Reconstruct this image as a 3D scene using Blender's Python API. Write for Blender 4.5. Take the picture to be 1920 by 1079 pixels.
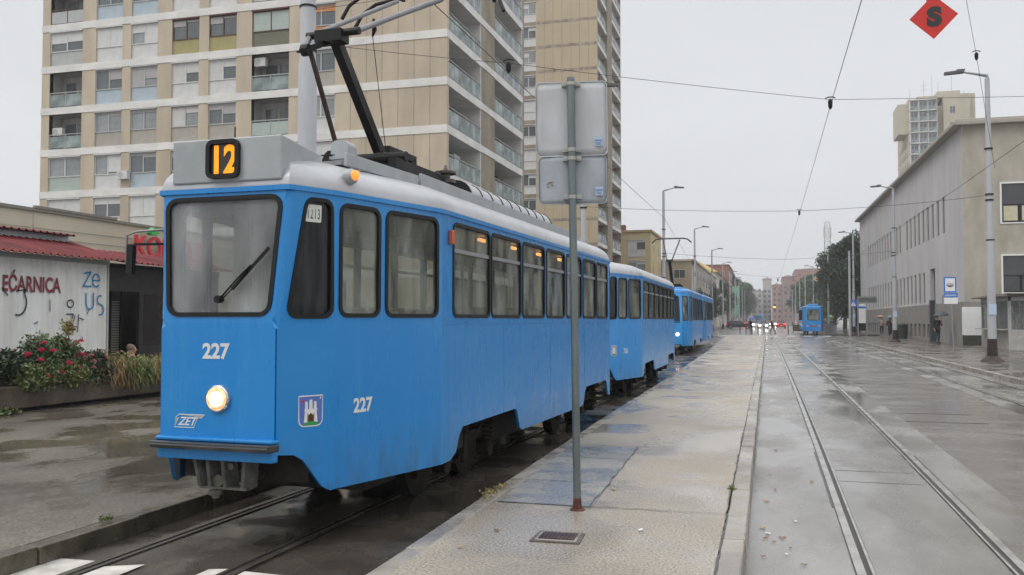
import bpy, bmesh, math, random
from mathutils import Vector, Matrix, geometry, noise
R = math.radians
random.seed(7)
for o in list(bpy.data.objects): bpy.data.objects.remove(o)
scene = bpy.context.scene
col = scene.collection

# ------------------------------------------------------------ camera, sky, sun, exposure
cam_d = bpy.data.cameras.new('camera'); cam = bpy.data.objects.new('camera', cam_d); col.objects.link(cam)
cam.location = (0, 0, 1.68); cam.rotation_euler = (R(90 + 2.075), 0, R(16.035))
cam_d.lens = 31.31; cam_d.sensor_width = 36; cam_d.clip_end = 5000; cam_d.clip_start = 0.1
scene.camera = cam
w = bpy.data.worlds.new('World'); scene.world = w; w.use_nodes = True
nt = w.node_tree; nt.nodes.clear(); N = nt.nodes.new; L = nt.links.new
out = N('ShaderNodeOutputWorld'); bg = N('ShaderNodeBackground'); bg.inputs[1].default_value = 0.1
sky = N('ShaderNodeTexSky'); sky.sky_type = 'NISHITA'; sky.sun_disc = False
sky.sun_elevation = R(55); sky.sun_rotation = R(200)
hs = N('ShaderNodeHueSaturation'); hs.inputs['Saturation'].default_value = 0.25; L(sky.outputs[0], hs.inputs['Color'])
tc = N('ShaderNodeTexCoord'); sep = N('ShaderNodeSeparateXYZ'); L(tc.outputs['Generated'], sep.inputs[0])
rmp = N('ShaderNodeValToRGB'); L(sep.outputs['Z'], rmp.inputs[0])       # overcast: bright towards the zenith
e = rmp.color_ramp.elements
e[0].position = 0.0; e[0].color = (.74, .75, .77, 1)
e[1].position = 1.0; e[1].color = (1.75, 1.77, 1.80, 1)
k = e.new(.33); k.color = (.69, .705, .73, 1)
k = e.new(.55); k.color = (1.2, 1.21, 1.23, 1)
cn = N('ShaderNodeTexNoise'); cn.inputs['Scale'].default_value = 2.2; cn.inputs['Detail'].default_value = 4
mp = N('ShaderNodeMapping'); mp.inputs['Scale'].default_value = (1, 1, 3); L(tc.outputs['Generated'], mp.inputs[0]); L(mp.outputs[0], cn.inputs['Vector'])
cr = N('ShaderNodeMapRange'); cr.inputs[1].default_value = .3; cr.inputs[2].default_value = .7; cr.inputs[3].default_value = .93; cr.inputs[4].default_value = 1.05
L(cn.outputs[0], cr.inputs[0])
ml = N('ShaderNodeVectorMath'); ml.operation = 'SCALE'; L(rmp.outputs[0], ml.inputs[0]); L(cr.outputs[0], ml.inputs['Scale'])
m10 = N('ShaderNodeVectorMath'); m10.operation = 'SCALE'; m10.inputs['Scale'].default_value = 10.5; L(ml.outputs[0], m10.inputs[0])
mx = N('ShaderNodeMixRGB'); mx.inputs[0].default_value = .93; L(hs.outputs[0], mx.inputs[1]); L(m10.outputs[0], mx.inputs[2])
L(mx.outputs[0], bg.inputs[0]); L(bg.outputs[0], out.inputs[0])
sd = bpy.data.lights.new('sun', 'SUN'); sd.energy = 0.9; sd.angle = R(25); sd.color = (1, .97, .92)
sun = bpy.data.objects.new('sun', sd); col.objects.link(sun); sun.rotation_euler = (R(38), 0, R(-40))
sun['kind'] = 'structure'
scene.view_settings.view_transform = 'Standard'; scene.view_settings.look = 'None'
scene.view_settings.exposure = 0.12; scene.view_settings.gamma = 1
scene.render.engine = 'CYCLES'

# ------------------------------------------------------------ helpers
def lin(c):
    return tuple(((v / 255) / 12.92 if v / 255 <= .04045 else (((v / 255) + .055) / 1.055) ** 2.4) for v in c)
MATS = {}
def mat(name, c, rough=.5, metal=0, var=.08, scale=4, stretch=(1, 1, 1), bump=0, bscale=None, emit=0, coat=0, c2=None, rvar=0, island=0, alpha=None, detail=5, spec=.5):
    if name in MATS: return MATS[name]
    m = bpy.data.materials.new(name); m.use_nodes = True; t = m.node_tree; n = t.nodes; b = n['Principled BSDF']
    b.inputs['Metallic'].default_value = metal; b.inputs['Roughness'].default_value = rough
    b.inputs['Coat Weight'].default_value = coat; b.inputs['Coat Roughness'].default_value = .08
    b.inputs['Specular IOR Level'].default_value = spec
    tc = n.new('ShaderNodeTexCoord'); mp = n.new('ShaderNodeMapping'); mp.inputs['Scale'].default_value = stretch
    t.links.new(tc.outputs['Object'], mp.inputs[0])
    ns = n.new('ShaderNodeTexNoise'); ns.inputs['Scale'].default_value = scale; ns.inputs['Detail'].default_value = detail; ns.inputs['Roughness'].default_value = .6
    t.links.new(mp.outputs[0], ns.inputs['Vector'])
    r = n.new('ShaderNodeValToRGB'); r.color_ramp.elements[0].position = .35; r.color_ramp.elements[1].position = .68
    lo = tuple(v * (1 - var) for v in c) if c2 is None else c2; hi = tuple(min(1, v * (1 + var)) for v in c) if c2 is None else c
    r.color_ramp.elements[0].color = (*lo, 1); r.color_ramp.elements[1].color = (*hi, 1)
    t.links.new(ns.outputs[0], r.inputs[0]); cout = r.outputs[0]
    if island:
        g = n.new('ShaderNodeNewGeometry'); h = n.new('ShaderNodeHueSaturation'); mr = n.new('ShaderNodeMapRange')
        mr.inputs[3].default_value = 1 - island; mr.inputs[4].default_value = 1 + island
        t.links.new(g.outputs['Random Per Island'], mr.inputs[0]); t.links.new(mr.outputs[0], h.inputs['Value']); t.links.new(cout, h.inputs['Color']); cout = h.outputs[0]
    t.links.new(cout, b.inputs['Base Color'])
    if emit:
        t.links.new(cout, b.inputs['Emission Color']); b.inputs['Emission Strength'].default_value = emit
    if rvar:
        mr = n.new('ShaderNodeMapRange'); mr.inputs[1].default_value = .3; mr.inputs[2].default_value = .7
        mr.inputs[3].default_value = max(.02, rough - rvar); mr.inputs[4].default_value = rough + rvar
        n2 = n.new('ShaderNodeTexNoise'); n2.inputs['Scale'].default_value = scale * .6; n2.inputs['Detail'].default_value = 4
        t.links.new(mp.outputs[0], n2.inputs['Vector']); t.links.new(n2.outputs[0], mr.inputs[0]); t.links.new(mr.outputs[0], b.inputs['Roughness'])
    if bump:
        bn = n.new('ShaderNodeBump'); bn.inputs['Strength'].default_value = bump; bn.inputs['Distance'].default_value = .02
        n3 = n.new('ShaderNodeTexNoise'); n3.inputs['Scale'].default_value = bscale or scale * 6; n3.inputs['Detail'].default_value = 3
        t.links.new(tc.outputs['Object'], n3.inputs['Vector']); t.links.new(n3.outputs[0], bn.inputs['Height']); t.links.new(bn.outputs[0], b.inputs['Normal'])
    if alpha is not None: b.inputs['Alpha'].default_value = alpha
    MATS[name] = m
    return m

class MB:
    def __init__(s): s.v = []; s.f = []; s.m = []
    def face(s, pts, mi=0):
        i = len(s.v); s.v += [tuple(p) for p in pts]; s.f.append(tuple(range(i, i + len(pts)))); s.m.append(mi)
    def add(s, vs, fs, mi=0):
        i = len(s.v); s.v += [tuple(p) for p in vs]
        for f in fs: s.f.append(tuple(i + a for a in f)); s.m.append(mi)
    def box(s, x0, x1, y0, y1, z0, z1, mi=0):
        s.hexa([(x0, y0), (x1, y0), (x1, y1), (x0, y1)], z0, z1, mi); return s
    def hexa(s, q, z0, z1, mi=0):
        s.prism([(a, b, z0) for a, b in q], (0, 0, z1 - z0), mi); return s
    def prism(s, pts, d, mi=0, cap=True):
        n = len(pts); d = Vector(d); P = [Vector(p) for p in pts]; Q = [p + d for p in P]
        i = len(s.v); s.v += [tuple(p) for p in P + Q]
        if cap:
            tr = geometry.tessellate_polygon([P]) if n > 4 else [tuple(range(n))]
            for t in tr:
                s.f.append(tuple(i + a for a in t)); s.m.append(mi); s.f.append(tuple(i + n + a for a in reversed(t))); s.m.append(mi)
        for a in range(n):
            b = (a + 1) % n; s.f.append((i + a, i + b, i + n + b, i + n + a)); s.m.append(mi)
        return s
    def bar(s, p, q, w, h=None, mi=0, up=(0, 0, 1)):
        p = Vector(p); q = Vector(q); h = h or w; d = (q - p).normalized(); u = Vector(up)
        if abs(d.dot(u)) > .98: u = Vector((1, 0, 0))
        r = d.cross(u).normalized(); u = r.cross(d)
        s.prism([p + r * a * w / 2 + u * b * h / 2 for a, b in ((-1, -1), (1, -1), (1, 1), (-1, 1))], q - p, mi); return s
    def cyl(s, p, q, r, r2=None, n=12, mi=0, cap=True):
        return s.tube([p, q], [r, r if r2 is None else r2], n, mi, cap)
    def tube(s, pts, rs, n=8, mi=0, cap=True):
        P = [Vector(p) for p in pts]; rs = rs if isinstance(rs, (list, tuple)) else [rs] * len(P); i0 = len(s.v); pr = None
        for k, p in enumerate(P):
            d = (P[min(k + 1, len(P) - 1)] - P[max(k - 1, 0)]).normalized()
            if pr is None: u = Vector((0, 0, 1)) if abs(d.z) < .9 else Vector((1, 0, 0)); r = d.cross(u).normalized()
            else: r = (pr - d * pr.dot(d)).normalized()
            pr = r; u = r.cross(d)
            for a in range(n):
                t = 2 * math.pi * a / n; s.v.append(tuple(p + (r * math.cos(t) + u * math.sin(t)) * rs[k]))
        for k in range(len(P) - 1):
            for a in range(n):
                b = (a + 1) % n; s.f.append((i0 + k * n + a, i0 + k * n + b, i0 + (k + 1) * n + b, i0 + (k + 1) * n + a)); s.m.append(mi)
        if cap:
            s.f.append(tuple(i0 + a for a in range(n))); s.m.append(mi); s.f.append(tuple(i0 + (len(P) - 1) * n + a for a in reversed(range(n)))); s.m.append(mi)
        return s
    def poly(s, loops, fn, mi=0, thick=None):
        """flat polygon with holes in (s,z), mapped by fn(s,z,off)"""
        V = [[Vector((a, b, 0)) for a, b in lp] for lp in loops]
        tr = geometry.tessellate_polygon(V); flat = [p for lp in loops for p in lp]
        if thick is None:
            s.add([fn(a, b, 0) for a, b in flat], [tuple(t) for t in tr], mi)
        else:
            n = len(flat); vs = [fn(a, b, thick[0]) for a, b in flat] + [fn(a, b, thick[1]) for a, b in flat]
            fs = [tuple(t) for t in tr] + [tuple(n + i for i in reversed(t)) for t in tr]; k = 0
            for lp in loops:
                m = len(lp)
                for a in range(m): b = (a + 1) % m; fs.append((k + a, k + b, n + k + b, n + k + a))
                k += m
            s.add(vs, fs, mi)
        return s
    def mesh(s, name, mats, smooth=False, weld=False):
        me = bpy.data.meshes.new(name); me.from_pydata(s.v, [], s.f)
        for m in (mats if isinstance(mats, (list, tuple)) else [mats]): me.materials.append(m)
        me.polygons.foreach_set('material_index', s.m)
        if weld or not smooth or smooth == 'auto':
            bm = bmesh.new(); bm.from_mesh(me)
            if weld or smooth: bmesh.ops.remove_doubles(bm, verts=bm.verts, dist=1e-4)
            if len(bm.faces) < 20000: bmesh.ops.recalc_face_normals(bm, faces=bm.faces)
            bm.to_mesh(me); bm.free()
        if smooth:
            me.polygons.foreach_set('use_smooth', [True] * len(me.polygons))
            if smooth == 'auto':
                me.set_sharp_from_angle(angle=R(35))
        me.update(); return me
    def build(s, name, mats, parent=None, smooth=False, weld=False, loc=None, rz=0, bevel=0, label=None, solid=0):
        o = bpy.data.objects.new(name, s.mesh(name, mats, smooth, weld)); col.objects.link(o)
        if parent: o.parent = parent
        if loc: o.location = loc
        if rz: o.rotation_euler.z = rz
        if bevel:
            b = o.modifiers.new('bevel', 'BEVEL'); b.width = bevel; b.segments = 2; b.limit_method = 'ANGLE'; b.angle_limit = R(40)
        if solid:
            b = o.modifiers.new('solid', 'SOLIDIFY'); b.thickness = solid; b.offset = 0
        if label: o['label'] = label
        return o
def tag(o, label=None, cat=None, group=None, kind=None):
    if label: o['label'] = label
    if cat: o['category'] = cat
    if group: o['group'] = group
    if kind: o['kind'] = kind
    return o
def thing(name, label, cat, loc=(0, 0, 0), rz=0, group=None):
    o = bpy.data.objects.new(name, None); col.objects.link(o); o.location = loc; o.rotation_euler.z = rz; o.empty_display_size = .2
    return tag(o, label, cat, group)
def struct(o): o['kind'] = 'structure'; return o
def clone(o, parent=None, skip=()):
    c = o.copy(); col.objects.link(c); c.parent = parent
    for ch in [x for x in bpy.data.objects if x.parent == o]:
        if ch.name.split('.')[0] not in skip: clone(ch, c, skip)
    return c
def dup(o, loc, rz=0, label=None, skip=()):
    c = clone(o, None, skip); c.location = loc; c.rotation_euler.z = rz
    if label: c['label'] = label
    return c
def obj(name, me, parent=None, loc=None, rz=0):
    o = bpy.data.objects.new(name, me); col.objects.link(o)
    if parent: o.parent = parent
    if loc: o.location = loc
    o.rotation_euler.z = rz; return o
def text_mb(s, size, O, X, Y, depth=.002, off=0.0, shear=0, align='LEFT', sx=1.0, sp=1.0):
    """letters as real raised shapes: origin O, writing direction X, up direction Y"""
    c = bpy.data.curves.new('lettering', 'FONT'); c.body = s; c.size = size; c.extrude = depth / 2; c.offset = off; c.shear = shear; c.align_x = align; c.resolution_u = 4; c.space_character = sp
    o = bpy.data.objects.new('lettering', c); col.objects.link(o)
    dg = bpy.context.evaluated_depsgraph_get(); dg.update(); me = bpy.data.meshes.new_from_object(o.evaluated_get(dg))
    X = Vector(X).normalized(); Y = Vector(Y).normalized(); Z = X.cross(Y); O = Vector(O)
    b = MB(); b.add([O + X * v.co.x * sx + Y * v.co.y + Z * (v.co.z + depth / 2) for v in me.vertices], [tuple(p.vertices) for p in me.polygons])
    bpy.data.objects.remove(o); bpy.data.meshes.remove(me); return b
def rpoly(pts, r, n=4):
    """polygon with rounded corners"""
    out = []; m = len(pts); P = [Vector((a, b)) for a, b in pts]; rs = r if isinstance(r, (list, tuple)) else [r] * m
    for i in range(m):
        p = P[i]; a = (P[i - 1] - p).normalized(); b = (P[(i + 1) % m] - p).normalized(); rr = rs[i]
        if rr <= 0: out.append((p.x, p.y)); continue
        ang = a.angle(b); d = rr / math.tan(ang / 2); c = p + (a + b).normalized() * rr / math.sin(ang / 2)
        s = p + a * d - c; t = p + b * d - c
        for k in range(n + 1):
            v = s.slerp(t, k / n) if s.angle(t) > 1e-4 else s
            v = v.normalized() * rr; out.append((c.x + v.x, c.y + v.y))
    return out
def inset(pts, d):
    m = len(pts); out = []; ar = sum(pts[i][0] * pts[(i + 1) % m][1] - pts[(i + 1) % m][0] * pts[i][1] for i in range(m)); sg = 1 if ar > 0 else -1
    for i in range(m):
        a = Vector(pts[i - 1]); p = Vector(pts[i]); b = Vector(pts[(i + 1) % m]); e = (b - a)
        if e.length < 1e-9: out.append(tuple(p)); continue
        e.normalize(); nrm = Vector((-e.y, e.x)) * sg; out.append((p.x + nrm.x * d, p.y + nrm.y * d))
    return out

# ------------------------------------------------------------ materials
def wet_ground(name, c, c2, rlo, rhi, scale=.6, agg=0, stretch=(1, 1, 1), fine=60, bump=.15, plo=.42, phi=.6, cmid=None):
    m = bpy.data.materials.new(name); m.use_nodes = True; t = m.node_tree; n = t.nodes; b = n['Principled BSDF']; lk = t.links.new
    tc = n.new('ShaderNodeTexCoord'); mp = n.new('ShaderNodeMapping'); mp.inputs['Scale'].default_value = stretch; lk(tc.outputs['Object'], mp.inputs[0])
    def nz(sc, det=5, ro=.6, src=mp):
        a = n.new('ShaderNodeTexNoise'); a.inputs['Scale'].default_value = sc; a.inputs['Detail'].default_value = det; a.inputs['Roughness'].default_value = ro; lk(src.outputs[0], a.inputs['Vector']); return a
    big = nz(scale, 6); fin = n.new('ShaderNodeTexNoise'); fin.inputs['Scale'].default_value = fine; fin.inputs['Detail'].default_value = 2; lk(tc.outputs['Object'], fin.inputs['Vector'])
    r = n.new('ShaderNodeValToRGB'); r.color_ramp.elements[0].position = .38; r.color_ramp.elements[1].position = .64
    r.color_ramp.elements[0].color = (*c2, 1); r.color_ramp.elements[1].color = (*c, 1); lk(big.outputs[0], r.inputs[0])
    fr = n.new('ShaderNodeMapRange'); fr.inputs[1].default_value = .3; fr.inputs[2].default_value = .7; fr.inputs[3].default_value = 1 - (agg or .18); fr.inputs[4].default_value = 1 + (agg or .18); lk(fin.outputs[0], fr.inputs[0])
    v = n.new('ShaderNodeVectorMath'); v.operation = 'SCALE'; lk(r.outputs[0], v.inputs[0]); lk(fr.outputs[0], v.inputs['Scale']); lk(v.outputs[0], b.inputs['Base Color'])
    pud = nz(scale * 1.7, 4, .55); pr = n.new('ShaderNodeMapRange'); pr.interpolation_type = 'SMOOTHSTEP'
    pr.inputs[1].default_value = plo; pr.inputs[2].default_value = phi; pr.inputs[3].default_value = rlo; pr.inputs[4].default_value = rhi; lk(pud.outputs[0], pr.inputs[0]); lk(pr.outputs[0], b.inputs['Roughness'])
    bs = n.new('ShaderNodeMapRange'); bs.inputs[1].default_value = plo; bs.inputs[2].default_value = phi; bs.inputs[3].default_value = bump * .12; bs.inputs[4].default_value = bump; lk(pud.outputs[0], bs.inputs[0])
    bp = n.new('ShaderNodeBump'); bp.inputs['Distance'].default_value = .01; lk(bs.outputs[0], bp.inputs['Strength']); lk(fin.outputs[0], bp.inputs['Height']); lk(bp.outputs[0], b.inputs['Normal'])
    MATS[name] = m; return m
ASPH = wet_ground('wet_asphalt', (.085, .072, .058), (.035, .031, .026), .08, .42, .7, agg=.45, fine=55, bump=.5)
ROADR = wet_ground('wet_road', (.165, .15, .134), (.115, .105, .095), .12, .30, .8, fine=80, bump=.22, stretch=(.6, 1, 1), plo=.34, phi=.68)
BED = wet_ground('track_bed_concrete', (.26, .25, .235), (.13, .12, .105), .10, .34, .55, fine=70, bump=.25, stretch=(1, .4, 1))
ISL = wet_ground('island_aggregate', (.365, .32, .26), (.26, .23, .19), .13, .58, .42, agg=.5, fine=60, bump=.8, plo=.40, phi=.62)
ISLP = wet_ground('island_patch', (.24, .235, .225), (.17, .17, .168), .22, .5, 1.2, agg=.3, fine=70, bump=.4)
ISLM = wet_ground('island_patch_grey', (.30, .285, .26), (.22, .215, .205), .16, .55, 1.2, agg=.4, fine=60, bump=.6)
KERB = wet_ground('kerb_stone', (.34, .31, .265), (.20, .18, .155), .2, .55, 1.5, agg=.2, fine=90, bump=.3)
KERBD = wet_ground('kerb_mossy', (.12, .105, .075), (.05, .045, .03), .25, .6, 2.5, agg=.25, fine=60, bump=.5)
PAVL = wet_ground('pavement_left', (.135, .118, .092), (.058, .051, .040), .06, .5, .5, agg=.5, fine=42, bump=.6, stretch=(1, .7, 1), plo=.46, phi=.60)
PAVR = wet_ground('pavement_right', (.15, .132, .11), (.085, .076, .064), .1, .45, .4, fine=60, bump=.3)
STEELD = mat('rail_steel_dark', (.15, .135, .115), .25, .6, .3, 3, rvar=.12)
STEEL = mat('rail_steel', (.42, .40, .375), .25, .6, .25, 3, rvar=.1)
GROOVE = mat('rail_groove', (.018, .016, .014), .5)
SEAM = mat('seam_bitumen', (.035, .03, .026), .35, var=.4, scale=6)
WHITEP = mat('road_paint', (.72, .70, .64), .45, var=.22, scale=5, c2=(.42, .40, .36))
def tram_paint(name, c, pale, grime, amt=.35):
    m = bpy.data.materials.new(name); m.use_nodes = True; t = m.node_tree; n = t.nodes; b = n['Principled BSDF']; lk = t.links.new; tc = n.new('ShaderNodeTexCoord')
    def nz(st, sc, det, lo, hi, a, z):
        mp = n.new('ShaderNodeMapping'); mp.inputs['Scale'].default_value = st; lk(tc.outputs['Object'], mp.inputs[0]); q = n.new('ShaderNodeTexNoise'); q.inputs['Scale'].default_value = sc; q.inputs['Detail'].default_value = det; q.inputs['Roughness'].default_value = .65
        lk(mp.outputs[0], q.inputs['Vector']); r = n.new('ShaderNodeMapRange'); r.inputs[1].default_value = lo; r.inputs[2].default_value = hi; r.inputs[3].default_value = a; r.inputs[4].default_value = z; lk(q.outputs[0], r.inputs[0]); return r
    s1 = nz((7, 7, .45), 1.3, 8, .5, .75, 0, amt); s2 = nz((1, .5, 1), .9, 6, .45, .7, 0, amt); mxm = n.new('ShaderNodeMath'); mxm.operation = 'MAXIMUM'; lk(s1.outputs[0], mxm.inputs[0]); lk(s2.outputs[0], mxm.inputs[1])
    a = n.new('ShaderNodeMixRGB'); a.inputs[1].default_value = (*c, 1); a.inputs[2].default_value = (*pale, 1); lk(mxm.outputs[0], a.inputs[0])
    sp = n.new('ShaderNodeSeparateXYZ'); lk(tc.outputs['Object'], sp.inputs[0]); lw = n.new('ShaderNodeMapRange'); lw.inputs[1].default_value = .85; lw.inputs[2].default_value = .42; lw.inputs[3].default_value = 0; lw.inputs[4].default_value = .8; lk(sp.outputs[2], lw.inputs[0])
    s3 = nz((5, 5, 1.2), 2.5, 9, .42, .68, 0, 1); mu = n.new('ShaderNodeMath'); mu.operation = 'MULTIPLY'; lk(lw.outputs[0], mu.inputs[0]); lk(s3.outputs[0], mu.inputs[1])
    g = n.new('ShaderNodeMixRGB'); g.inputs[2].default_value = (*grime, 1); lk(mu.outputs[0], g.inputs[0]); lk(a.outputs[0], g.inputs[1]); lk(g.outputs[0], b.inputs['Base Color'])
    rg = nz((4, 4, .6), 1.5, 6, .35, .65, .2, .46); lk(rg.outputs[0], b.inputs['Roughness']); b.inputs['Coat Weight'].default_value = .25; b.inputs['Coat Roughness'].default_value = .1
    bp = n.new('ShaderNodeBump'); bp.inputs['Strength'].default_value = .35; bp.inputs['Distance'].default_value = .012; w_ = nz((1, 1, 1), 1.6, 3, 0, 1, 0, 1); lk(w_.outputs[0], bp.inputs['Height']); lk(bp.outputs[0], b.inputs['Normal']); lk(bp.outputs[0], b.inputs['Coat Normal'])
    MATS[name] = m; return m
BLUE = tram_paint('tram_blue_paint', (.0, .205, .56), (.05, .30, .62), (.03, .09, .15))
BLUET = tram_paint('trailer_blue_paint', (.006, .25, .66), (.09, .35, .66), (.03, .10, .17), .5)
BLUE2 = mat('tram_blue_worn', (.035, .27, .66), .34, 0, scale=1.2, stretch=(5, 5, .6), c2=(.06, .27, .58), rvar=.1, coat=.3, detail=9)
BLUEP = mat('tram_blue_pale', (.06, .30, .66), .38, var=.12, coat=.2, scale=2)
SILV = mat('tram_roof_silver', (.40, .41, .43), .38, .15, var=.12, scale=2.5, stretch=(1, .6, 1), rvar=.12, detail=8, coat=.25)
SILVB = mat('roof_fairing_grey', (.36, .38, .39), .45, .1, var=.12, scale=3, rvar=.1)
RUB = mat('black_rubber', (.010, .010, .011), .5, var=.2, spec=.3)
BLKM = mat('black_metal', (.010, .009, .009), .55, 0, var=.3, rvar=.12, spec=.3)
DKB = mat('dirty_black', (.022, .019, .016), .8, 0, var=.5, scale=8)
BOGIE = mat('bogie_iron', (.016, .013, .010), .7, 0, var=.6, scale=14, spec=.25)
GREYM = mat('galvanised', (.30, .32, .33), .42, .5, var=.12, scale=5, rvar=.1)
GREYP = mat('pole_grey_paint', (.42, .43, .45), .5, 0, var=.08, scale=2, stretch=(1, 1, .3), rvar=.1)
POSTG = mat('sign_post_zinc', (.17, .20, .20), .38, .55, var=.22, scale=6, stretch=(1, 1, .3), rvar=.1)
PLATE = mat('sign_back_grey', (.50, .515, .535), .5, .0, var=.10, scale=3.2, stretch=(2, 2, .5), detail=8)
PLATE2 = mat('sign_back_grey_dull', (.35, .385, .42), .5, .0, var=.16, scale=4, stretch=(1.5, 1.5, .7), detail=8)
WHITE = mat('white_paint', (.75, .75, .74), .5, var=.05)
LETW = mat('letter_white', (.66, .68, .68), .5, var=.06)
RUST = mat('rust', (.10, .035, .02), .8, var=.4, scale=20)
CREAM = mat('interior_cream', (.55, .53, .46), .6, var=.1)
SEATM = mat('seat_vinyl', (.16, .10, .06), .5, var=.2)
FLOORM = mat('interior_floor', (.10, .09, .08), .6)
AMBER = mat('amber_lens', (1, .30, .05), .3, emit=1.1, scale=25, c2=(.8, .16, .02))
AMBERO = mat('amber_lens_off', (.55, .10, .02), .25, var=.1, coat=.5)
AMBERN = mat('amber_digits', (1, .33, .0), .4, emit=.62, var=.15, scale=20)
LAMPW = mat('headlamp_glass', (1, .80, .50), .2, emit=.55, scale=30, c2=(.75, .36, .12))
ILAMP = mat('interior_lamp', (1, .36, .08), .3, emit=4)
CHROME = mat('chrome_trim', (.6, .6, .6), .15, .95)
def glass(name, c, alpha, rough=.12, fog=(.22, .22, .20), stretch=(6, 6, .8), scale=3, fl=.45, fh=.75):
    m = bpy.data.materials.new(name); m.use_nodes = True; t = m.node_tree; n = t.nodes; lk = t.links.new; b = n['Principled BSDF']; o = n['Material Output']
    b.inputs['Roughness'].default_value = rough; b.inputs['Specular IOR Level'].default_value = .6
    tr = n.new('ShaderNodeBsdfTransparent'); tr.inputs[0].default_value = (*c, 1); mx = n.new('ShaderNodeMixShader')
    tc = n.new('ShaderNodeTexCoord'); mp = n.new('ShaderNodeMapping'); mp.inputs['Scale'].default_value = stretch; lk(tc.outputs['Object'], mp.inputs[0])
    a = n.new('ShaderNodeTexNoise'); a.inputs['Scale'].default_value = scale; a.inputs['Detail'].default_value = 7; lk(mp.outputs[0], a.inputs['Vector'])
    r = n.new('ShaderNodeMapRange'); r.inputs[1].default_value = .35; r.inputs[2].default_value = .65; r.inputs[3].default_value = fl * alpha / .6; r.inputs[4].default_value = min(1, fh * alpha / .6); lk(a.outputs[0], r.inputs[0])
    cr = n.new('ShaderNodeValToRGB'); cr.color_ramp.elements[0].position = .3; cr.color_ramp.elements[1].position = .7
    cr.color_ramp.elements[0].color = (*(v * .55 for v in fog), 1); cr.color_ramp.elements[1].color = (*fog, 1); lk(a.outputs[0], cr.inputs[0]); lk(cr.outputs[0], b.inputs['Base Color'])
    lk(r.outputs[0], mx.inputs[0]); lk(tr.outputs[0], mx.inputs[1]); lk(b.outputs[0], mx.inputs[2]); lk(mx.outputs[0], o.inputs[0]); MATS[name] = m; return m
GFOG = glass('fogged_glass', (.8, .83, .78), .6, .10, (.42, .44, .40), stretch=(2.2, 2.2, .7), scale=2.2, fl=.14, fh=.50)
GWIND = glass('windscreen_glass', (.86, .88, .87), .6, .05, (.68, .70, .72), stretch=(1.6, 1.6, .5), fl=.16, fh=.38, scale=1.5)
GCLR = glass('clear_side_glass', (.86, .88, .86), .5, .06, (.4, .42, .4), stretch=(2, 2, .8), scale=2, fl=.10, fh=.30)
GDARK = glass('dark_cab_glass', (.35, .37, .37), .5, .05, (.03, .032, .035))
GBAL = glass('balcony_glass', (.6, .68, .66), .72, .25, (.34, .41, .40), stretch=(1, 1, 1), scale=1)
GCAR = mat('car_glass', (.02, .024, .028), .06, var=.1)
def pane(name, c, rough=.12, var=.4, scale=.5): return mat(name, c, rough, 0, var=var, scale=scale, spec=.8)
PANE = pane('window_glass', (.10, .115, .12)); PANED = pane('window_glass_dark', (.035, .038, .042), .2); PANEL = pane('window_glass_curtained', (.24, .26, .26), .25)
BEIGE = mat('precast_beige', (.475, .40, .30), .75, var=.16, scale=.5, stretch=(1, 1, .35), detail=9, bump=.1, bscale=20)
BEIGED = mat('precast_beige_dark', (.27, .225, .165), .8, var=.25, scale=.8, stretch=(1, 1, .5), detail=9)  # deeper beige for fins, cores and spandrels
BANDW = mat('band_white', (.68, .665, .635), .7, var=.13, scale=.6, stretch=(1, 1, 2), detail=8)
SOFF = mat('soffit_grey', (.38, .37, .35), .8, var=.1)
JOINT = mat('panel_joint', (.16, .13, .10), .9)
DARKR = mat('loggia_wall_dark', (.20, .185, .165), .85, var=.2)  # darker wall tone inside the brown loggias

# ------------------------------------------------------------ ground
def sheet(name, pts, z, m, zb=None):
    b = MB()
    if zb is None: b.poly([pts], lambda a, c, o: (a, c, z))
    else: b.prism([(a, c, zb) for a, c in pts], (0, 0, z - zb))
    o = b.build(name, m); return struct(o)
def strip(b, path, w0, w1, z, mi=0):
    for i in range(len(path) - 1):
        (x, y), (x2, y2) = path[i], path[i + 1]; b.face([(x + w0, y, z), (x + w1, y, z), (x2 + w1, y2, z), (x2 + w0, y2, z)], mi)
def curve(pts, step=1.5):
    out = []
    for i in range(len(pts) - 1):
        p0 = pts[max(i - 1, 0)]; p1 = pts[i]; p2 = pts[i + 1]; p3 = pts[min(i + 2, len(pts) - 1)]; n = max(2, int((p2[1] - p1[1]) / step)); n = min(n, 24)
        for k in range(n):
            t = k / n
            y = p1[1] + (p2[1] - p1[1]) * t
            m1 = (p2[0] - p0[0]) / max(1e-6, p2[1] - p0[1]); m2 = (p3[0] - p1[0]) / max(1e-6, p3[1] - p1[1]); h = p2[1] - p1[1]
            x = (2 * t**3 - 3 * t**2 + 1) * p1[0] + (t**3 - 2 * t**2 + t) * h * m1 + (-2 * t**3 + 3 * t**2) * p2[0] + (t**3 - t**2) * h * m2
            out.append((x, y))
    out.append(pts[-1]); return out
sheet('ground', [(-1500, -60), (1500, -60), (1500, 2500), (-1500, 2500)], -.03, ASPH)
sheet('road_left_track', [(-4.80, -20), (-1.0, -20), (-1.0, 93), (-4.8, 93)], 0, ASPH)
sheet('road', [(-1.0, -20), (6.3, -20), (6.3, 93), (6.3, 700), (-8.8, 700), (-8.8, 93), (-1, 93)], 0, ROADR)
sheet('pavement_left', [(-4.94, -20), (-4.94, 40), (-7.6, 60), (-8.9, 90), (-8.9, 91), (-60, 91), (-60, -20)], .13, PAVL, -.05)
sheet('pavement_left_far', [(-8.9, 101), (-8.9, 700), (-60, 700), (-60, 101)], .13, PAVL, -.05)
sheet('pavement_right', [(6.45, -20), (6.45, 91), (60, 91), (60, -20)], .12, PAVR, -.05)
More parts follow.
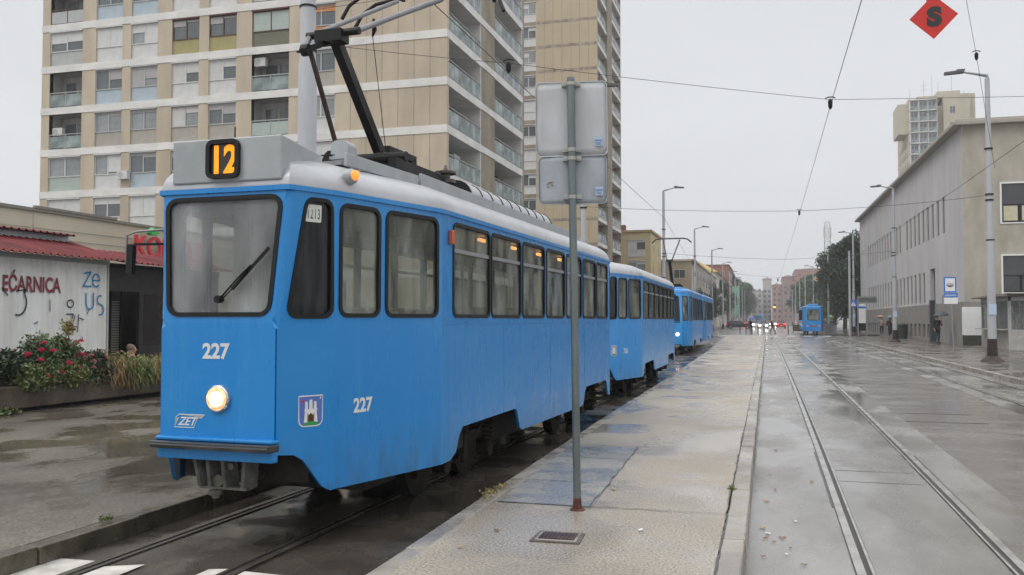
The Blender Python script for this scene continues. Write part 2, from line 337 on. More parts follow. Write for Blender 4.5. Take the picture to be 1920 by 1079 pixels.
sheet('pavement_right_far', [(6.6, 101), (60, 101), (60, 700), (6.6, 700)], .12, PAVR, -.05)
def kerb_row(name, m, x0, x1, path, z, seed=0, step=1.0):
    rr = random.Random(seed); b = MB(); y = path[0][1]
    def X(yy):
        for (a, ya), (c, yc) in zip(path, path[1:]):
            if ya <= yy <= yc: return a + (c - a) * (yy - ya) / (yc - ya)
        return path[-1][0]
    while y < path[-1][1] - .1:
        L_ = step * (1 if y < 40 else 3); y2 = min(y + L_, path[-1][1]); j = rr.uniform(-.006, .006); dz = rr.uniform(-.004, .004); xa, xb = X(y), X(y2)
        b.hexa([(xa + x0 + j, y + .005), (xa + x1 + j, y + .005), (xb + x1 + j, y2 - .005), (xb + x0 + j, y2 - .005)], -.04, z + dz); y = y2
    return struct(b.build(name, m, bevel=.012))
kerb_row('kerb_left', KERBD, -.15, 0, [(-4.79, -4), (-4.79, 38)], .135, 1)
kerb_row('kerb_right', KERB, 0, .15, [(6.3, -4), (6.3, 91)], .125, 2)
IL = [(-2.33, -4), (-2.35, 5), (-2.37, 6.3), (-2.42, 8.2), (-2.5, 13.4), (-2.6, 26), (-2.86, 43), (-3.4, 66), (-4.0, 92)]
isl = [(x + .14, y) for x, y in IL] + [(-.40, 92), (-.36, 26), (-.34, 13), (-.32, -4)]
sheet('platform_island', isl, .15, ISL, -.04)
kerb_row('platform_kerb_left', KERB, 0, .14, IL, .148, 3, 1.2)
kr = kerb_row('platform_kerb_right', KERB, -.155, 0, [(-.165, -4), (-.17, 7), (-.18, 10.6), (-.20, 26), (-.235, 92)], .152, 4, .95)
b = MB(); strip(b, [(-2.285, 9.75), (-2.325, 10.72)], 0, .80, .156); b.build('platform_patch_dark', ISLP)['kind'] = 'structure'
b = MB(); strip(b, [(-2.20, 7.22), (-2.285, 9.75)], 0, .80, .154); b.build('platform_patch_grey', ISLM)['kind'] = 'structure'
b = MB(); rr = random.Random(5)
def crack(p, q, w, n=14, amp=.012):
    pts = []
    for i in range(n + 1):
        t = i / n; pts.append((p[0] + (q[0] - p[0]) * t + rr.uniform(-amp, amp), p[1] + (q[1] - p[1]) * t + rr.uniform(-amp, amp)))
    d = Vector((q[0] - p[0], q[1] - p[1])).normalized(); nx, ny = -d.y, d.x
    ws = [w * rr.uniform(.3, 1.1) for _ in pts]
    for i in range(n): b.face([(pts[i][0] - nx * ws[i], pts[i][1] - ny * ws[i], .1585), (pts[i][0] + nx * ws[i], pts[i][1] + ny * ws[i], .1585), (pts[i + 1][0] + nx * ws[i + 1], pts[i + 1][1] + ny * ws[i + 1], .1585), (pts[i + 1][0] - nx * ws[i + 1], pts[i + 1][1] - ny * ws[i + 1], .1585)])
crack((-2.2, 7.21), (-.33, 7.25), .007); crack((-2.32, 10.75), (-1.4, 10.78), .012); crack((-2.2, 8.3), (-1.42, 8.25), .006)
crack((-.325, 5), (-.328, 7.25), .010, 24); crack((-.33, 7.25), (-.345, 13), .005, 40); crack((-1.42, 7.25), (-1.50, 10.7), .005, 20); crack((-1.4, 10.8), (-.36, 10.85), .004)
for yy in (14.5, 18.4, 22.6, 27.5, 33, 40, 48): crack((-2.4, yy), (-.4, yy), .006)
b.build('platform_joints', SEAM)['kind'] = 'structure'

TL = curve([(-3.93, -10), (-3.93, 5), (-3.87, 10), (-3.77, 18), (-3.76, 29), (-4.68, 44), (-4.72, 64), (-5.35, 95), (-5.4, 160)])
TR = curve([(1.10, -10), (1.10, 5), (1.13, 12), (1.14, 22), (1.10, 50), (1.0, 83), (.95, 160), (.9, 420)])
TF = curve([(5.30, -10), (5.32, 20), (5.38, 36), (5.2, 60), (4.85, 92), (4.6, 120), (4.4, 420)])
for path, nm in ((TL, 'left platform'), (TR, 'middle'), (TF, 'far kerb')):
    for sx in (-.5, .5):
        g_ = MB()
        for i in range(len(path) - 1):
            (xa, ya), (xb, yb) = path[i], path[i + 1]; a = xa + sx; c = xb + sx; s_ = 1 if sx < 0 else -1
            def st(w0, w1, z0, z1, mi):
                lo, hi = sorted((w0 * s_, w1 * s_)); g_.face([(a + lo, ya, z0), (a + hi, ya, z1), (c + hi, yb, z1), (c + lo, yb, z0)], mi)
            st(-.06, 0, .014, .014, 0); st(0, .038, .0065, .0065, 1); st(.038, .058, .012, .012, 0)
            g_.face([(a, ya, .014), (a, ya, .006), (c, yb, .006), (c, yb, .014)], 0)
        side = 'left' if sx < 0 else 'right'
        tag(g_.build('tram_rail', [STEELD if path is TL else STEEL, GROOVE]), f'{side} grooved steel rail of the {nm} tram track', 'rail', 'tram rails', 'structure')
bb = MB(); rr = random.Random(9)
for path in (TL, TR, TF):
    for sx in (-.5, .5):
        for i in range(len(path) - 1):
            s_ = 1 if sx < 0 else -1; w0, w1 = (-.06 - rr.uniform(.004, .03), .058 + rr.uniform(.003, .014)); lo, hi = sorted((w0 * s_, w1 * s_))
            (xa, ya), (xb, yb) = path[i], path[i + 1]; bb.face([(xa + sx + lo, ya, .0052), (xa + sx + hi, ya, .0052), (xb + sx + hi, yb, .0052), (xb + sx + lo, yb, .0052)])
bb.build('rail_seams', SEAM)['kind'] = 'structure'
b = MB(); strip(b, TR, -1.28, 1.02, .003); b.build('track_bed', BED)['kind'] = 'structure'
b = MB(); strip(b, TF, -1.0, .95, .003); b.build('far_track_bed', BED)['kind'] = 'structure'
b = MB()
for yy in (9.9, 10.6, 22, 31): b.box(.70, 1.5, yy, yy + .02, .001, .0045)
for yy in (16, 17.4, 25): b.box(1.9, 3.4, yy, yy + .02, .001, .0045)
b.build('bed_joints', SEAM)['kind'] = 'structure'
# zebra stripes bottom left and at the far crossing
b = MB()
for q in ([(-5.4 + .55, 4.2), (-4.49, 4.2), (-4.49, 5.20), (-4.78, 5.19)], [(-4.33, 4.2), (-4.08, 4.2), (-4.11, 5.22), (-4.34, 5.1)],
          [(-3.62, 4.2), (-3.50, 4.2), (-3.5, 5.28), (-3.62, 5.24)], [(-3.36, 4.2), (-3.06, 4.2), (-3.06, 5.25), (-3.36, 5.26)]):
    b.poly([q], lambda a, c, o: (a, c, .0095))
for i in range(9): b.box(-8.4 + i * 1.7, -7.5 + i * 1.7, 94, 97, .001, .0095)
b.build('crossing_stripes', WHITEP)['kind'] = 'structure'

# ------------------------------------------------------------ trams
def panelfn(A, B, ztop=None):
    """A(z),B(z) edge curves in plan -> fn(s,z,off); s from 0 to L"""
    a0 = Vector(A(1.2)); b0 = Vector(B(1.2)); L_ = (b0 - a0).length
    def fn(s, z, off=0):
        a = Vector(A(z)); c = Vector(B(z)); t = s / L_; p = a.lerp(c, t); d = (c - a).normalized(); n = Vector((d.y, -d.x))
        return Vector((p.x + n.x * off, p.y + n.y * off, z))
    return fn, L_
def make_tram(spec, root, detail=2):
    zb, zt, zk = spec['belt'], spec['top'], spec['belt'] - .04
    lo = spec['plan']; up = spec['plan_top']
    def edge(i, mir):
        def f(z):
            if z <= zk: x, y = lo[i]
            else:
                t = min(1, (z - zk) / (zt - zk)); x = lo[i][0] + (up[i][0] - lo[i][0]) * t; y = lo[i][1] + (up[i][1] - lo[i][1]) * t
            return (-x if mir else x, y)
        return f
    body = MB(); wins = []
    npan = len(lo) - 1; fns = {}
    for mir in (False, True):
        for i in range(npan):
            A, B = edge(i, mir), edge(i + 1, mir); fn, L_ = panelfn(A, B)
            if mir: f0 = fn; fn = (lambda f0: (lambda s, z, off=0: f0(s, z, -off)))(f0)
            fns[(i, mir)] = (fn, L_)
            bot = spec['bottom'][i]
            pl = [(0 if s is None else s * L_, z) for s, z in bot]
            body.poly([[(0, zk)] + pl + [(L_, zk)]], fn)
            W = spec['win'][i]
            cuts = [0] + [(W[k][1][0] + W[k + 1][0][0]) / 2 * L_ for k in range(len(W) - 1)] + [L_]
            if not W: body.poly([[(0, zk), (L_, zk), (L_, zt), (0, zt)]], fn)
            for k, q in enumerate(W):
                pts = [(s * L_, z) for s, z in q[:4]]; rp = rpoly(pts, spec['radius'])
                body.poly([[(cuts[k], zk), (cuts[k + 1], zk), (cuts[k + 1], zt), (cuts[k], zt)], rp], fn)
                wins.append((fn, rp, q[4] if len(q) > 4 else 'n', i, mir))
    # end faces
    for end in (0, 1):
        i = 0 if end == 0 else len(lo) - 1
        def A(z, i=i): e_ = edge(i, True)(z); return e_
        def B(z, i=i): return edge(i, False)(z)
        fn, L_ = panelfn(A, B) if end == 0 else panelfn(B, A); fns['front' if end == 0 else 'rear'] = (fn, L_)
        bt = spec['endbottom'][end]; W = spec['endwin'][end]
        body.poly([[(0, zk)] + [(s * L_, z) for s, z in bt] + [(L_, zk)]], fn)
        if W:
            rp = rpoly([(s * L_, z) for s, z in W], spec['radius'] * 1.15)
            body.poly([[(0, zk), (L_, zk), (L_, zt), (0, zt)], rp], fn); wins.append((fn, rp, 'w' if end == 0 else 'n', 'e', end))
        else: body.poly([[(0, zk), (L_, zk), (L_, zt), (0, zt)]], fn)
    bo = bpy.data.objects.new('body', body.mesh('body', spec['paint'], False, True)); col.objects.link(bo); bo.parent = root
    bv = bo.modifiers.new('bevel', 'BEVEL'); bv.width = .045; bv.segments = 7; bv.limit_method = 'ANGLE'; bv.angle_limit = R(45)
    so = bo.modifiers.new('solid', 'SOLIDIFY'); so.thickness = .03; so.offset = 0
    for fn, rp, kd, i, mir in wins:
        if mir is True and detail < 2 and i != 0: pass
        g_ = MB(); g_.poly([inset(rp, -.012), inset(rp, .020)], fn, 0, (-.02, .024))
        wo = g_.build('window', spec['rubber'], root)
        p_ = MB(); p_.poly([inset(rp, .018)], fn, 0, (-.006, .0))
        p_.build('pane', GCLR if mir is True and kd in 'nh' else {'n': spec['glass'], 'w': spec['wglass'], 'd': spec['dglass'], 'h': spec['glass']}[kd], wo)
        if kd == 'h':
            xs = [p[0] for p in rp]; zs = [p[1] for p in rp]; zm = max(zs) - .25; h_ = MB()
            h_.poly([[(min(xs) + .02, zm - .018), (max(xs) - .02, zm - .018), (max(xs) - .02, zm + .018), (min(xs) + .02, zm + .018)]], fn, 0, (-.012, .016))
            h_.build('transom', GREYM if detail > 1 else spec['rubber'], wo)
    # roof
    ro = MB(); outl = []
    ring = [(x, y) for x, y in up]; full = ring + [(-x, y) for x, y in reversed(ring)]
    pts = []
    for i in range(len(full)):
        a, c = full[i], full[(i + 1) % len(full)]; d = math.dist(a, c); n_ = max(1, int(d / .35))
        for k in range(n_): t = k / n_; pts.append((a[0] + (c[0] - a[0]) * t, a[1] + (c[1] - a[1]) * t))
    hw = max(x for x, y in up); y0 = min(y for x, y in up); y1 = max(y for x, y in up); yc = (y0 + y1) / 2; hl = (y1 - y0) / 2
    H_ = spec['roofh']; NR = 9; prof = []
    for k in range(NR + 1):
        a = math.pi / 2 * k / NR; prof.append((spec['roofin'] * (1 - math.cos(a)), H_ * math.sin(a)))
    prof.append((hw * .75, H_ + .035)); rows = []
    for d, h in prof:
        row = []
        for x, y in pts:
            sx = 1 - d / hw; sy = 1 - min(d, spec.get('endin', .5)) / hl
            row.append((x * (sx if abs(x) > .01 else 1) * 1.012, yc + (y - yc) * sy * 1.003, zt + .02 + h))
        rows.append(row)
    n_ = len(pts); vs = [p for r in rows for p in r]; fs = []
    for k in range(len(rows) - 1):
        for a in range(n_): c = (a + 1) % n_; fs.append((k * n_ + a, k * n_ + c, (k + 1) * n_ + c, (k + 1) * n_ + a))
    fs.append(tuple((len(rows) - 1) * n_ + a for a in range(n_))); ro.add(vs, fs)
    ro.build('roof', spec['roofm'], root, smooth='auto')
    # gutter strip
    gt = MB(); ol = [(x * 1.03, yc + (y - yc) * 1.006) for x, y in pts]; il = [(x * .985, yc + (y - yc) * .997) for x, y in pts]
    gt.poly([ol, il], lambda a, c, o: (a, c, o), 0, (zt - .022, zt + .014)); gt.build('gutter', spec['gutter'], root)
    tm = MB(); tm.poly([[(x * 1.024, yc + (y - yc) * 1.0045) for x, y in pts], il], lambda a, c, o: (a, c, o), 0, (zt + .0145, zt + .023)); tm.build('roof_trim', GREYP, root)
    # floor + underframe
    fl = MB(); fo = [(x * .96, yc + (y - yc) * .985) for x, y in pts_low(lo)]
    fl.prism([(a, c, spec['floor'] - .06) for a, c in fo], (0, 0, .06)); fl.build('floor', FLOORM, root)
    uf = MB(); uf.box(-.55, .55, lo[0][1] + .35, lo[-1][1] - .35, .46, spec['floor'] - .09)
    for sx in (-1, 1): uf.box(sx * .86 - .05, sx * .86 + .05, lo[1][1] + 1.4, lo[-2][1] - 1.4, .72, spec['floor'] - .1)
    uf.build('underframe', DKB, root)
    return fns
def pts_low(lo): return lo + [(-x, y) for x, y in reversed(lo)]
def bogie(root, y, w=.5, r=.33, det=True):
    f = thing('bogie', None, None); f.parent = root
    for sx in (-1, 1):
        b = MB(); b.box(sx * .70 - .05, sx * .70 + .05, y - .85, y + .85, .42, .52); b.box(sx * .70 - .07, sx * .70 + .07, y - .14, y + .14, .28, .60)
        if det:
            for q in (-.62, .62):
                hx = []; 
                for k in range(43): a = k * .9; hx.append((sx * .82 + .055 * math.cos(a), y + q + .055 * math.sin(a), .36 + k * .0065))
                b.tube(hx, .011, 5); b.cyl((sx * .82, y + q, .33), (sx * .82, y + q, .36), .075, n=14)
            b.box(sx * .84 - .02, sx * .84 + .02, y - .42, y - .26, .42, .64); b.cyl((sx * .82, y - .15, .25), (sx * .82, y - .15, .7), .03, n=8); b.tube([(sx * .86, y - .3, .62), (sx * .88, y, .5), (sx * .86, y + .3, .60)], .012, 6)
            for q in (-.6, .62): b.cyl((sx * .84, y + q, .30), (sx * .70, y + q, .30), .085, n=12)
            b.box(sx * .66 - .03, sx * .66 + .03, y - .98, y - .93, .22, .50)
        b.build('side_frame', BOGIE, f)
    for dy in (-.62, .62):
        for sx in (-1, 1):
            q = MB(); q.cyl((sx * w - .05, y + dy, r), (sx * w + .05, y + dy, r), r, n=28); q.cyl((sx * (w - .06) - .015, y + dy, r), (sx * (w - .06) + .015, y + dy, r), r + .025, n=28); q.cyl((sx * w, y + dy, r), (sx * (w + .09), y + dy, r), .09, n=12)
            q.build('wheel', BOGIE, f, smooth='auto')
# old two-axle-bogie motor car and its trailer share one body shape
SW = [(2.04, 3.04), (3.09, 4.09), (4.16, 5.07), (5.16, 6.05), (6.15, 7.0), (7.1, 7.94), (8.01, 8.8)]
ya, yb = 1.78, 8.98
fr = lambda y: (y - ya) / (yb - ya)
side_w = [((fr(a), 1.71), (fr(c), 1.71), (fr(c), 2.565), (fr(a), 2.565), 'h') for a, c in SW]
ft = lambda y: (y - .49) / (1.78 - .49)
tw = [((ft(a), 1.71), (ft(c), 1.71), (ft(c), 2.565), (ft(a), 2.565)) for a, c in ((.53, .97), (1.05, 1.72))]
twr = [tuple((1 - s, z) for s, z in (q[1], q[0], q[3], q[2])) for q in reversed(tw)]
cw = [((.14, 1.70), (.94, 1.70), (.90, 2.575), (.34, 2.575), 'd')]
cwr = [((.06, 1.71), (.86, 1.71), (.70, 2.57), (.10, 2.57))]
sk = [(0, .41), (.028, .415), (.048, .47), (.060, .62), (.072, .685), (.292, .70), (.302, .68), (.308, .60), (.318, .47), (.328, .44), (.728, .44), (.742, .47), (.755, .62), (.766, .70), (.955, .71), (.966, .66), (.98, .47), (1, .45)]
plan = [(.485, .04), (.70, .49), (1.03, 1.78), (1.03, 8.98), (.70, 10.27), (.485, 10.72)]
plan_t = [(.548, .10), (.705, .49), (1.03, 1.78), (1.03, 8.98), (.705, 10.27), (.548, 10.66)]
bot = [[(0, .715), (.30, .70), (.45, .655), (.60, .56), (.78, .445), (.92, .405), (1, .41)], [(0, .41), (1, .41)], sk, [(0, .45), (1, .45)], [(0, .45), (.3, .5), (.6, .65), (1, .70)]]
OLD = dict(belt=1.70, top=2.645, plan=plan, plan_top=plan_t, bottom=bot, win=[cw, tw, side_w, twr, cwr], radius=.075, endbottom=[[(0, .70), (1, .70)], [(0, .7), (1, .7)]],
           endwin=[[(.055, 1.715), (.945, 1.715), (.96, 2.585), (.04, 2.585)], [(.06, 1.72), (.94, 1.72), (.94, 2.57), (.06, 2.57)]],
           paint=BLUE, rubber=RUB, glass=GFOG, wglass=GWIND, dglass=GDARK, roofm=SILV, roofh=.28, roofin=.52, endin=.42, gutter=BLUE, floor=.86)
tram = thing('tram', 'blue tram with route number 12 and fleet number 227, nearest the camera', 'tram', (-3.875, 5.65, 0), R(-2.0))
F = make_tram(OLD, tram)
bogie(tram, 3.03); bogie(tram, 8.05)
ff, fL = F['front']; cf, cL = F[(0, False)]; tf, tL = F[(1, False)]; sf, sL = F[(2, False)]
def flatmb(fn, loops, thick=(.016, .019)):
    return MB().poly(loops, fn, 0, thick)
def on(fn, s, z, off=.017):     # origin + axes for lettering on a panel
    o = fn(s, z, off); x = (fn(s + .1, z, off) - o).normalized(); return o, x
def lettering(name, s, size, fn, st, z, m, parent, off=0.0, shear=0, base=.0165, sx=1, depth=.0015):
    o, x = on(fn, st, z, base); return text_mb(s, size, o, x, (0, 0, 1), depth, off, shear, sx=sx).build(name, m, parent)
c0 = fL / 2
lettering('fleet_number', '227', .152, ff, c0 - .125, 1.40, LETW, tram, .0055)
lettering('fleet_number', '227', .150, tf, .20, .965, LETW, tram, .005, sx=.95)
# city tram company mark: sheared frame with letters
def sh(a, z): return (a + (z - .89) * .45, z)
z0, z1 = .885, .985; s0, s1 = c0 - .36, c0 - .145
outer = [sh(s0, z0), sh(s1 - .05, z0), sh(s1 - .05, z1 - .03), sh(s1 - .01, z1 - .03), sh(s1 + .02, z1), sh(s0 + .0, z1), sh(s0 - .03, z1 - .035), sh(s0, z1 - .035)]
outer = [sh(s0, z0), sh(s1 - .045, z0), sh(s1 - .045, z1 - .028), sh(s1 - .01, z1 - .028), sh(s1 + .005, z1), sh(s0 - .005, z1), sh(s0 - .03, z1 - .028), sh(s0 + .0, z1 - .028)]
flatmb(ff, [outer, inset(outer, .0055)]).build('operator_logo', LETW, tram)
lettering('operator_logo_letters', 'ZET', .085, ff, s0 + .028, z0 + .019, LETW, tram, .002, .45)
# crest with white castle
CR = thing('crest', None, None); CR.parent = tram
cs, cz = .18, .895; cwid, chei = .21, .23
def cp(pts): return [(cs + a * cwid, cz + b * chei) for a, b in pts]
shield = rpoly(cp([(0, 0), (1, 0), (1, 1), (0, 1)]), [.05, .05, .006, .006])
flatmb(cf, [shield], (.0155, .0170)).build('crest_border', mat('crest_white', (.7, .7, .68), .5), CR)
flatmb(cf, [inset(shield, .009)], (.0170, .0178)).build('crest_field', mat('crest_blue', (.08, .16, .48), .5), CR)
flatmb(cf, [cp([(.14, .07), (.28, .14), (.5, .2), (.72, .14), (.86, .07), (.75, .05), (.25, .05)])], (.0178, .0192)).build('crest_hill', mat('crest_green', (.03, .28, .08), .5), CR)
castle = MB()
for q in ([(.22, .14), (.78, .14), (.74, .5), (.78, .56), (.22, .56), (.26, .5)], [(.26, .56), (.38, .56), (.37, .80), (.27, .80)], [(.43, .56), (.57, .56), (.56, .86), (.44, .86)], [(.62, .56), (.74, .56), (.73, .80), (.63, .80)]):
    castle.poly([cp(q)], cf, 0, (.0178, .0187))
castle.build('crest_castle', MATS['crest_white'], CR)
flatmb(cf, [cp([(.40, .17), (.60, .17), (.60, .36), (.5, .44), (.40, .36)])], (.0187, .0195)).build('crest_gate', mat('crest_gate', (.06, .025, .01), .5), CR)
flatmb(cf, [cp([(.36, .17), (.40, .17), (.40, .4), (.36, .44)])], (.0187, .0195)).build('crest_door', mat('crest_brown', (.25, .11, .04), .5), CR)
flatmb(cf, [cp([(.60, .17), (.64, .17), (.64, .44), (.60, .4)])], (.0187, .0195)).build('crest_door', MATS['crest_brown'], CR)
flatmb(cf, [cp([(.10, .78), (.24, .80), (.24, .86), (.10, .84)])], (.0178, .0187)).build('crest_flag', mat('crest_red', (.5, .03, .02), .5), CR)
flatmb(cf, [cp([(.86, .86), (.90, .92), (.87, .97), (.93, .92), (.90, .86)])], (.0178, .0187)).build('crest_moon', MATS['crest_white'], CR)
# head lamp
hp = ff(c0 + .02, 1.105, .015)
b = MB(); b.cyl(hp, hp + Vector((0, -.022, 0)), .104, .099, 28); b.cyl(hp + Vector((0, -.022, 0)), hp + Vector((0, -.030, 0)), .099, .090, 28); hl = b.build('headlight', CHROME, tram, smooth='auto')
b = MB(); b.tube([hp + Vector((0, -.031, 0)), hp + Vector((0, -.038, 0)), hp + Vector((0, -.042, 0))], [.086, .07, .045], 28, cap=True); b.build('lens', LAMPW, hl, smooth='auto')
b = MB(); b.tube([hp + Vector((0, -.040, 0)), hp + Vector((0, -.045, 0)), hp + Vector((0, -.047, 0))], [.058, .045, .015], 24); b.build('lens_core', mat('headlamp_core', (1, .85, .60), .2, emit=1.6, var=.12, scale=40), hl, smooth='auto')
ld = bpy.data.lights.new('headlight_glow', 'SPOT'); ld.energy = 12; ld.spot_size = R(110); ld.spot_blend = 1; ld.shadow_soft_size = .08; ld.color = (1, .8, .5)
lo_ = bpy.data.objects.new('headlight_beam', ld); col.objects.link(lo_); lo_.parent = tram; lo_.location = hp + Vector((0, -.08, 0)); lo_.rotation_euler = (R(-80), 0, 0)
# bumper bar and ledge
b = MB(); b.prism([(-.505, -.075, .742), (.505, -.075, .742), (.53, .03, .742), (-.53, .03, .742)], (0, 0, .052)); b.prism([(-.505, -.088, .757), (.505, -.088, .757), (.50, -.07, .757), (-.50, -.07, .757)], (0, 0, .02))
b.build('bumper', mat('bumper_rubber', (.02, .02, .022), .22, coat=.6), tram, bevel=.012)
b = MB(); b.prism([(-.50, -.02, .795), (.50, -.02, .795), (.52, .05, .795), (-.52, .05, .795)], (0, 0, .028)); b.prism([(-.49, -.01, .66), (.49, -.01, .66), (.505, .05, .66), (-.505, .05, .66)], (0, 0, .08)); b.build('ledge', BLUE, tram, bevel=.01)
# coupler guard under the nose
b = MB()
for x, w0 in ((-.20, .03), (-.085, .0), (.045, 0), (.235, -.04)):
    b.prism([(x - .014, .03, .69), (x + .014, .03, .69), (x + .014 + w0, .07, .455), (x - .014 + w0, .07, .455)], (.045, .10, 0))
b.box(-.17, .23, .07, .16, .44, .457); b.build('coupler_guard', mat('guard_grey', (.10, .10, .092), .5, .3, var=.4, scale=12), tram)
b = MB(); b.cyl((-.02, .06, .405), (-.02, .06, .435), .055, n=18); b.cyl((-.02, .06, .38), (-.02, .06, .405), .03, n=14); b.cyl((-.02, .08, .50), (-.02, .5, .50), .045, n=12); b.cyl((.13, .035, .62), (.13, .02, .62), .024, n=16); b.cyl((.12, .2, .52), (.12, .45, .52), .06, n=12); b.box(-.15, .1, .15, .3, .49, .54)
b.build('coupler', mat('coupler_iron', (.12, .11, .095), .45, .6, var=.4, scale=15), tram, smooth='auto')
MB().box(-.62, .62, 1.15, 1.75, .27, .62).build('underfloor_box', DKB, tram); MB().box(-.5, .5, 4.4, 6.6, .22, .5).build('underfloor_box', DKB, tram)  # brake gear boxes, added to darken the see-through gap under the floor
b = MB()
for y_ in (3.5, 5.35, 7.2): b.box(1.0445, 1.0465, y_ - .003, y_ + .003, .74, 1.63)
b.box(1.0445, 1.0465, 1.85, 8.9, 1.632, 1.640); b.build('panel_seams', mat('seam_blue', (.002, .13, .40), .5), tram)
# wiper
b = MB(); p0 = ff(c0 + .02, 1.83, .035); p1 = ff(c0 + .40, 2.20, .045); mid = ff(c0 + .17, 1.98, .05)
b.cyl(p0 + Vector((0, .02, 0)), p0 + Vector((0, -.03, 0)), .028, n=14); b.tube([p0, mid, ff(c0 + .27, 2.075, .05)], .007, 6); b.tube([p0 + Vector((.01, 0, -.01)), ff(c0 + .16, 1.93, .05), ff(c0 + .24, 2.03, .05)], .005, 6)
b.bar(ff(c0 + .12, 1.905, .03), p1, .012, .022); b.build('wiper', BLKM, tram)
# destination box
b = MB(); X0, X1 = -.455, .492
vs = [(X0, .075, 2.70), (X1, .075, 2.70), (X1, .075, 3.03), (X0, .075, 3.03), (X0 + .01, .70, 2.75), (X1 + .0, .70, 2.75), (X1 - .03, .70, 2.985), (X0 + .03, .70, 2.985)]
b.add(vs, [(0, 1, 2, 3), (1, 5, 6, 2), (5, 4, 7, 6), (4, 0, 3, 7), (3, 2, 6, 7), (0, 4, 5, 1)]); db = b.build('destination_box', SILVB, tram, bevel=.012)
def fx(a, z, off=0): return Vector((a, .07 - off, z))
q = rpoly([(-.135, 2.725), (.150, 2.725), (.150, 3.015), (-.135, 3.015)], .055)
MB().poly([q, inset(q, .033)], fx, 0, (0, .03)).build('number_frame', RUB, db); MB().poly([inset(q, .03)], fx, 0, (0, .008)).build('number_glass', mat('number_backing', (.03, .028, .025), .2, var=.2), db)
text_mb('12', .285, (-.110, .058, 2.768), (1, 0, 0), (0, 0, 1), .003, .010, sx=.84, sp=1.03).build('route_number', AMBERN, db)
b = MB(); b.cyl((-.17, .45, 2.98), (-.17, .45, 3.20), .006, n=6); b.cyl((-.17, .45, 2.97), (-.17, .45, 3.0), .02, n=8); b.build('aerial', BLKM, tram)
# course number plate in the corner window
o, x = on(cf, .235, 2.43, .002)
pq = rpoly([(.185, 2.405), (.345, 2.405), (.345, 2.535), (.185, 2.535)], .012); crd = MB().poly([pq], cf, 0, (.001, .004)).build('course_card', mat('card_white', (.62, .64, .60), .6), tram)
text_mb('1213', .108, cf(.194, 2.43, .0045), x, (0, 0, 1), .001, .0004, sx=.50, sp=1.18).build('course_number', mat('ink_black', (.02, .02, .02), .6), crd)
# roof equipment
b = MB()
for sx in (-1, 1):
    z_ = 2.905
    b.prism([(sx * .60, .80, z_ + .005), (sx * .63, .80, z_ + .005), (sx * .63, .80, z_ + .11), (sx * .60, .80, z_ + .11)], (0, 1.40, .03))
    b.prism([(sx * .62, 2.22, z_ + .025), (sx * .65, 2.22, z_ + .025), (sx * .65, 2.22, z_ + .165), (sx * .62, 2.22, z_ + .165)], (-sx * .0, 6.3, -.01))
    for k in range(14): b.box(sx * .61 - .015, sx * .61 + .015, 1.0 + k * .6, 1.04 + k * .6, 2.84, 2.935)
b.build('roof_fairing', SILVB, tram, bevel=.006)
b = MB(); b.box(-.5, .5, .95, 9.0, 2.95, 2.985); b.build('roof_walkway', mat('walkway_grey', (.22, .22, .22), .6, var=.2), tram)
b = MB(); yv = 4.0
for k in range(9): b.cyl((.30, yv + k * .38, 3.09), (.30, yv + k * .38 + .355, 3.09), .19, n=20); b.cyl((-.30, yv + k * .38, 3.07), (-.30, yv + k * .38 + .355, 3.07), .19, n=20)
b.build('resistor_cover', SILV, tram, smooth='auto')
for k in range(10): MB().cyl((.30, yv + k * .38 - .025, 3.09), (.30, yv + k * .38 + .002, 3.09), .197, n=20).build('cover_strap', BLKM, tram)
b = MB(); b.cyl((.36, 1.25, 2.86), (.36, 1.25, 3.04), .085, n=18); b.box(.27, .45, 1.15, 1.35, 3.04, 3.07); b.prism(rpoly([(.28, 0), (.44, 0), (.44, .13), (.28, .13)], [0, 0, .06, .06]) and [(a, 1.16, 3.07 + c) for a, c in rpoly([(.28, 0), (.44, 0), (.44, .13), (.28, .13)], [0, 0, .05, .05])], (0, .16, 0)); b.build('vent_housing', SILVB, tram)
b = MB(); b.cyl((.40, 3.42, 2.98), (.40, 3.42, 3.26), .055, n=14); b.cyl((.40, 3.42, 3.26), (.40, 3.42, 3.285), .12, n=18); b.cyl((.40, 3.42, 3.16), (.40, 3.42, 3.20), .11, n=18); b.cyl((.40, 3.42, 3.08), (.40, 3.42, 3.12), .10, n=18); b.cyl((.40, 3.42, 3.285), (.40, 3.42, 3.36), .035, .01, n=10)
b.build('insulator', mat('insulator_brown', (.05, .022, .015), .3, coat=.5), tram, smooth='auto')
b = MB()
for i, (x, y) in enumerate(((-.1, .9), (.0, .98), (-.3, .86))): b.cyl((x, y, 2.95), (x, y, 3.05), .03, n=8)
b.tube([(-.3, .86, 3.06), (.1, 1.0, 3.05), (.36, 1.2, 3.08)], .008, 6); b.build('roof_cable', BLKM, tram)
# amber marker on roof + indicator
rp_ = Vector((.80, .66, 2.80))
b = MB(); b.tube([(.72, .655, 2.79), (.765, .645, 2.795), (.785, .64, 2.797)], [.066, .060, .045], 16); mk = b.build('marker_lamp', SILVB, tram, smooth='auto')
b = MB(); b.tube([(.775, .64, 2.797), (.805, .632, 2.80), (.822, .628, 2.80)], [.043, .036, .012], 16); b.build('lens', AMBER, mk, smooth='auto')
b = MB(); o = sf(.17, 2.425, .015); b.box(o.x, o.x + .045, o.y - .025, o.y + .035, 2.36, 2.49); b.build('indicator_lamp', AMBERO, tram, bevel=.01)
